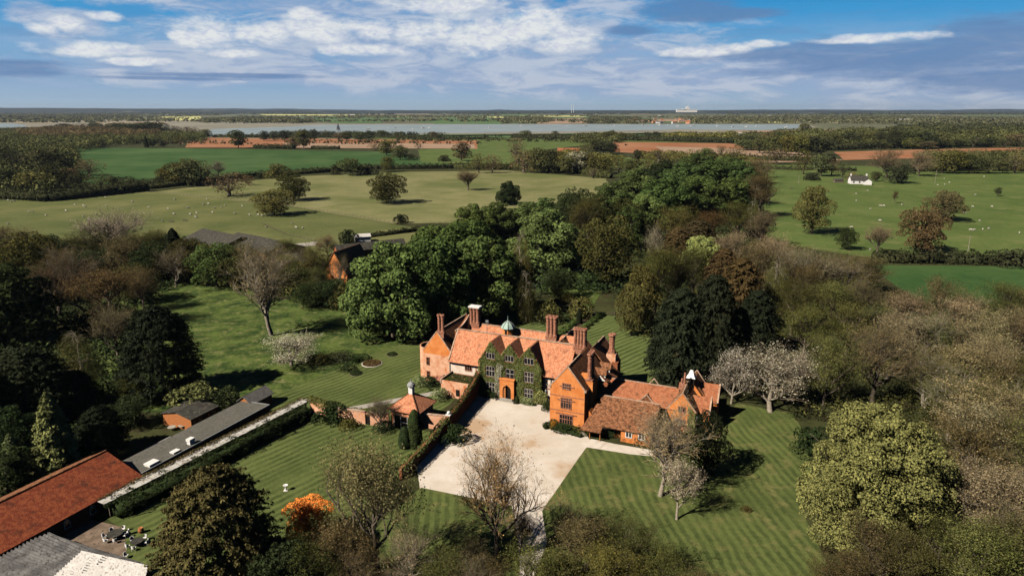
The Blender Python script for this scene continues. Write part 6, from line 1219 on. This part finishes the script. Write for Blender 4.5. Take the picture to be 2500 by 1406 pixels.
sheep([(793, 620), (820, 560), (853, 514), (850, 586), (918, 556), (930, 588), (955, 598), (960, 580), (958, 602), (993, 540), (1012, 513), (1018, 536), (1038, 577), (1048, 557), (1082, 553), (1100, 542)], 'in the middle of the sheep pasture', 'sheep in the middle pasture', f6)
sheep([(1183, 546), (1147, 582), (1219, 590), (1262, 590), (1280, 592), (1300, 588), (1320, 592), (1345, 588), (1375, 590), (1400, 586), (1425, 583), (1446, 652), (1425, 632), (1300, 650), (1478, 654)], 'under or near the spreading olive tree', 'sheep near the olive tree', f6)
sheep([(1251, 533), (1657, 651), (1748, 760), (1680, 486), (1680, 520), (1750, 560), (1795, 545), (1803, 545), (1815, 545), (1905, 540), (1797, 618), (1735, 470)], 'in the left half of the right pasture', 'sheep in the right pasture', f7)
sheep([(2078, 443), (2112, 440), (2135, 430), (2110, 412), (2150, 495), (2263, 491), (2178, 523), (2210, 579), (2248, 549), (2342, 549), (2282, 618), (2240, 664), (2256, 664), (2298, 660), (2328, 657), (2477, 678), (2305, 402)], 'in the right half of the right pasture', 'sheep in the right pasture', f7)
for px, py, lab in ((418, 543, 'small dark feeding trough at the left of the sheep pasture edge'), (452, 541, 'small dark feeding trough above the left wood'), (1932, 462, 'cluster of old feed rings by the left of the right pasture')):
    x, y = P(px, py); t = empty('feed_trough', (x, y, .1), label=lab, cat='trough'); b = MB(); b.box(-1.1, 1.1, -.4, .4, .5, .6); b.box(-1.1, 1.1, -.45, -.38, .5, .95); b.box(-1.1, 1.1, .38, .45, .5, .95); b.build('trough', M['wood'], t); b = MB()
    for sx in (-1, 1):
        for sy in (-.4, .4): b.box(sx-.06, sx+.06, sy-.06, sy+.06, -.1, .9)
    b.build('stand', M['wood'], t)

# ------------------------------------------------------------------ farm buildings beyond the garden
def house(name, px, py, wu, wv, ze, zr, rot, mw_, mr, label, cat='house', z=0.0, chim=0, win=0, t_=.2, axis='u', oh=.3):
    x, y = P(px, py); t = empty(name, (x, y, z), R(rot), label=label, cat=cat); b = MB(); b.ext([(-wv/2, -.2), (wv/2, -.2), (wv/2, ze), (0, zr), (-wv/2, ze)], 'u', -wu/2, wu/2); b.build('wall', M[mw_], t)
    b = MB(); roofu(b, -wu/2-oh, wu/2+oh, -wv/2, wv/2, ze+.02, zr+.02, t_, oh); ro_ = b.build('roof', M[mr], t)
    for k in range(chim):
        b = MB(); c_ = -wu/2+.6+k*(wu-1.2); b.box(c_-.5, c_+.5, -.4, .4, zr-.6, zr+1.6); b.cyl(c_, 0, zr+1.6, zr+2.1, .18, .15, 8); b.build('chimney', M['chim' if mw_ != 'white' else 'white'], ro_)
    for k in range(win):
        c_ = -wu/2+(k+.5)*wu/win; b = MB(); b.box(c_-.55, c_+.55, -wv/2-.05, -wv/2, ze*.3, ze*.75); b.build('window', M['glass'], t)
    return t
house('farm_shed', 545, 603, 34, 19, 3.2, 6.4, -40, 'brickdark', 'feltd', 'dark roofed farm shed nearest the sheep pasture', 'barn', oh=.4)
house('farm_shed', 640, 615, 38, 19, 3.2, 6.2, -40, 'brickdark', 'feltd', 'long dark roofed farm shed with pale rooflights', 'barn', oh=.4)
house('farm_shed', 715, 650, 16, 8, 3, 5, 4, 'brickdark', 'feltd', 'small dark open shed right of the long farm shed', 'barn')
house('farm_range', 905, 620, 30, 6, 2.8, 5.2, 30, 'brickdark', 'feltd', 'low dark tiled farm range behind the orange gable', 'barn')
house('brick_barn', 852, 690, 16, 9.5, 5.0, 12.6, 70, 'brick', 'tiledark', 'tall brick barn with a sunlit orange gable beyond the meadow', 'barn', chim=0)
house('white_shed', 885, 590, 7, 5, 2.6, 3.6, 20, 'white', 'corrw', 'small white shed above the farm range', 'shed')
house('white_cottage', 2094, 449, 13.5, 8, 3.3, 6.6, -8, 'white', 'feltd', 'white cottage with tall white chimneys in the right pasture', chim=2, win=3)
t = house('white_cottage_wing', 2116, 451, 6.5, 6, 2.9, 5.0, 75, 'white', 'feltd', 'gabled white wing beside the white cottage', win=1)
house('garden_shed', 2046, 446, 7, 4, 2.2, 3.2, 0, 'wood', 'feltd', 'low dark shed left of the white cottage', 'shed')
house('farmhouse', 1388, 378, 30, 13, 3.2, 8.8, -6, 'brick', 'tilemid', 'farmhouse with bright orange tiled roof near the middle distance', chim=1, win=4)
house('farmhouse_barn', 1358, 382, 18, 9, 2.6, 5.4, -6, 'brickdark', 'tilemid', 'low orange roofed barn left of the farmhouse', 'barn')
for k, (px, py, w_, lab) in enumerate([(1662, 303.5, 46, 'the left end of the waterfront village'), (0, 0, 0, '')][:1]): pass
rv = np.random.default_rng(77); VL = []
for k in range(34): VL.append((rv.uniform(1535, 1700), rv.uniform(293, 302.8)))
VL.sort()
for i, (px, py) in enumerate(VL):
    row = 'front' if py > 299.5 else ('middle' if py > 296 else 'back')
    x, y = P(px, py); t = empty('village_house', (x, y, .6), R(rv.uniform(-30, 30)), label=None, cat='house', group='village houses on the far shore'); t['_r'] = row; wu = rv.uniform(12, 22); wv = 9; ze = rv.uniform(5, 7); zr = ze+4
    b = MB(); b.ext([(-wv/2, -.5), (wv/2, -.5), (wv/2, ze), (0, zr), (-wv/2, ze)], 'u', -wu/2, wu/2); b.build('wall', M['white' if rv.uniform() < .6 else 'brickpale'], t)
    b = MB(); roofu(b, -wu/2-.3, wu/2+.3, -wv/2, wv/2, ze+.02, zr+.02, .3, .4); b.build('roof', M['tilemid' if rv.uniform() < .6 else 'slate'], t)
NUMB = ['first', 'second', 'third', 'fourth', 'fifth', 'sixth', 'seventh', 'eighth', 'ninth', 'tenth', 'eleventh', 'twelfth', 'thirteenth', 'fourteenth', 'fifteenth', 'sixteenth', 'seventeenth', 'eighteenth', 'nineteenth', 'twentieth']
for row in ('front', 'middle', 'back'):
    for i, t in enumerate([o for o in bpy.data.objects if o.get('_r') == row]): t['label'] = '%s house from the left in the %s row of the waterfront village' % (NUMB[i], row)
for px, py, w_, h_, lab in ((35, 271.5, 260, 20, 'long white warehouse far off at the left edge'), (430, 273, 120, 12, 'pale far warehouse left of centre near the horizon'), (860, 281.5, 60, 6, 'row of pale sheds on the far shore above the green field'), (68, 283, 30, 6, 'small white farm house on the far left shore'), (115, 283, 34, 6, 'second small white farm house on the far left shore'), (2210, 297, 70, 8, 'pale farm houses on the far right slope'), (1010, 293, 26, 6, 'white house on the far shore between the green fields'), (412, 281, 24, 7, 'lone white house on the yellow field edge'), (1765, 287, 22, 7, 'white house just above the estuary right of the village'), (1820, 290, 20, 6, 'small pale house above the right part of the estuary'), (1880, 284, 26, 6, 'pale house beside the far tan fields'), (1905, 292, 18, 6, 'tiny white house left of the far tan fields'), (2140, 285, 30, 7, 'white house on the wooded slope at the far right'), (2170, 290, 18, 6, 'second white house on the wooded slope at the far right'), (1810, 272.5, 60, 12, 'pair of white blocks far away right of the tower building'), (1440, 288, 24, 6, 'white house above the pale bare field across the water'), (1610, 284, 24, 7, 'white house on the hill behind the village')):
    x, y = P(px, py); t = empty('distant_building', (x, y, 0), 0, label=lab, cat='building'); b = MB(); b.ext([(-12, 0), (12, 0), (12, h_), (0, h_*1.5), (-12, h_)], 'u', -w_/2, w_/2); b.build('wall', M['white'], t)
    b = MB(); roofu(b, -w_/2-.5, w_/2+.5, -12, 12, h_+.1, h_*1.5+.1, .5, .5); b.build('roof', M['slate' if w_ < 50 else 'corrw'], t)
# white tower building and two masts on the horizon
def onhor(px, d): a = (px-1250)/F/cp; return (a*d, d)
x, y = onhor(1650, 10700); t = empty('white_tower_building', (x, y, 0), 0, label='white long building with a central tower on the horizon', cat='building')
b = MB(); b.box(-160, 150, -25, 25, 20, 64); b.box(-75, -12, -30, 30, 60, 72); b.build('block', M['white'], t); b = MB(); b.box(-18, 32, -22, 22, 60, 92); b.box(-14, 14, -16, 16, 92, 106); b.cyl(14, 0, 100, 138, 3, 2, 8); b.build('tower', M['white'], t); b = MB(); b.box(-155, 145, -26, -24.9, 53, 57); b.build('window_band', M['slate'], t)
for px, lab in ((1386, 'left one of the two thin white masts on the horizon'), (1391, 'right one of the two thin white masts on the horizon')):
    x, y = onhor(px, 10500); t = empty('mast', (x, y, 0), 0, label=lab, cat='mast', group='white masts on the horizon'); b = MB(); b.cyl(0, 0, 0, 130, 3.6, 2.6, 8); b.build('pole', M['white'], t); b = MB(); b.cyl(0, 0, 128, 134, 4.2, 4.2, 8); b.build('head', M['white'], t)
# boats
def boat(px, py, L_, mast, sail, label, rot=0.0):
    x, y = P(px, py); t = empty('sailing_boat' if mast else 'motor_boat', (x, y, .4), rot, label=label, cat='boat', group='boats on the estuary')
    n = 9; V_ = []; F_ = []
    for i in range(n):
        s = i/(n-1); hb = L_*.17*math.sin(math.pi*min(1, .25+s*.78))**.8 if s < 1 else .02; hb = max(hb, .05); xx = (s-.5)*L_; dz = .25*s*s
        V_ += [(xx, -hb, 1.3+dz), (xx, -hb*.6, 0), (xx, hb*.6, 0), (xx, hb, 1.3+dz)]
    for i in range(n-1): a = i*4; F_ += [(a, a+4, a+5, a+1), (a+1, a+5, a+6, a+2), (a+2, a+6, a+7, a+3), (a+3, a+7, a+4, a)]
    F_ += [(0, 1, 2, 3)]; b = MB(); b.add(V_, F_); b.build('hull', M['white'], t)
    b = MB(); b.ext([(-L_*.22, 1.3), (L_*.15, 1.3), (L_*.1, 2.3), (-L_*.2, 2.3)], 'v', -L_*.09, L_*.09); b.build('cabin', M['white'], t)
    if mast: b = MB(); b.cyl(0, 0, 1.2, mast, .22, .14, 6); b.bar((-L_*.4, 0, 2.9), (0, 0, 2.9), .3); b.build('mast', M['white'], t)
    if sail: b = MB(); b.ext([(-L_*.4, 3.1), (-.2, 3.1), (-.2, mast-.5)], 'v', -.06, .06); b.ext([(.2, 3.1), (L_*.45, 2.0), (.2, mast-1.5)], 'v', -.06, .06); b.build('sail', M['white'], t)
boat(826, 319, 15, 22, True, 'boat under full white sail left of centre on the estuary', .5)
BT = [(900, 316, 14), (948, 314, 13), (965, 313.6, 0), (1008, 316.5, 15), (1033, 314, 12), (1049, 313, 15), (1195, 312, 12), (1272, 309, 0), (1385, 308.5, 0), (1430, 308, 12), (1500, 307.2, 0), (1655, 309.5, 16), (1685, 308.2, 0), (1693, 308.6, 14), (1750, 309.8, 18), (1789, 310.6, 14), (1822, 311, 14), (1846, 309.5, 12), (1919, 312, 16), (1610, 307, 13), (1570, 306.5, 12), (1630, 306.4, 0)]
BT.sort()
for i, (px, py, ms) in enumerate(BT): boat(px, py, 13 if ms else 9, ms, False, '%s moored white boat from the left%s' % (NUMB[i] if i < 20 else ('twenty first', 'twenty second')[i-20], ', with a mast' if ms else ', without a mast'), (i*1.7) % 3)
# tractor parked on the ploughed land
x, y = P(1528, 356); t = empty('tractor', (x, y, .3), .3, label='tiny dark tractor on the pale ploughed field', cat='tractor'); b = MB(); b.box(-.3, 2.4, -.6, .6, .9, 1.9); b.build('bonnet', M['timber'], t); b = MB(); b.box(-1.6, -.3, -.8, .8, 1.0, 2.9); b.build('cab', M['glass'], t)
for sx, rr in ((-1.0, .9), (1.8, .55)):
    for sy in (-1, 1):
        b = MB(); n = 14; vs = [(sx+rr*math.cos(k*2*math.pi/n), sy*1.0, rr+rr*math.sin(k*2*math.pi/n)) for k in range(n)]+[(sx+rr*math.cos(k*2*math.pi/n), sy*.65, rr+rr*math.sin(k*2*math.pi/n)) for k in range(n)]
        b.add(vs, [tuple(range(n)), tuple(range(2*n-1, n-1, -1))]+[(k, (k+1) % n, (k+1) % n+n, k+n) for k in range(n)]); b.build('wheel', M['dark'], t)

# ------------------------------------------------------------------ air
b = MB(); b.box(-24000, 24000, -150, 22000, -2, 190); hz = b.build('haze', M['white']); hz.data.materials.clear(); hz['kind'] = 'stuff'; hz['label'] = 'thin blue air softening the far country'; hz['category'] = 'haze'
hm = bpy.data.materials.new('haze'); hm.use_nodes = True; T = NT(hm.node_tree); T.n.clear(); pvl = T.node('ShaderNodeVolumePrincipled'); pvl.inputs['Color'].default_value = (.62, .76, .95, 1); pvl.inputs['Density'].default_value = 2.4e-5; pvl.inputs['Anisotropy'].default_value = 0.2
oo = T.node('ShaderNodeOutputMaterial'); T.l.new(pvl.outputs[0], oo.inputs['Volume']); hz.data.materials.append(hm)
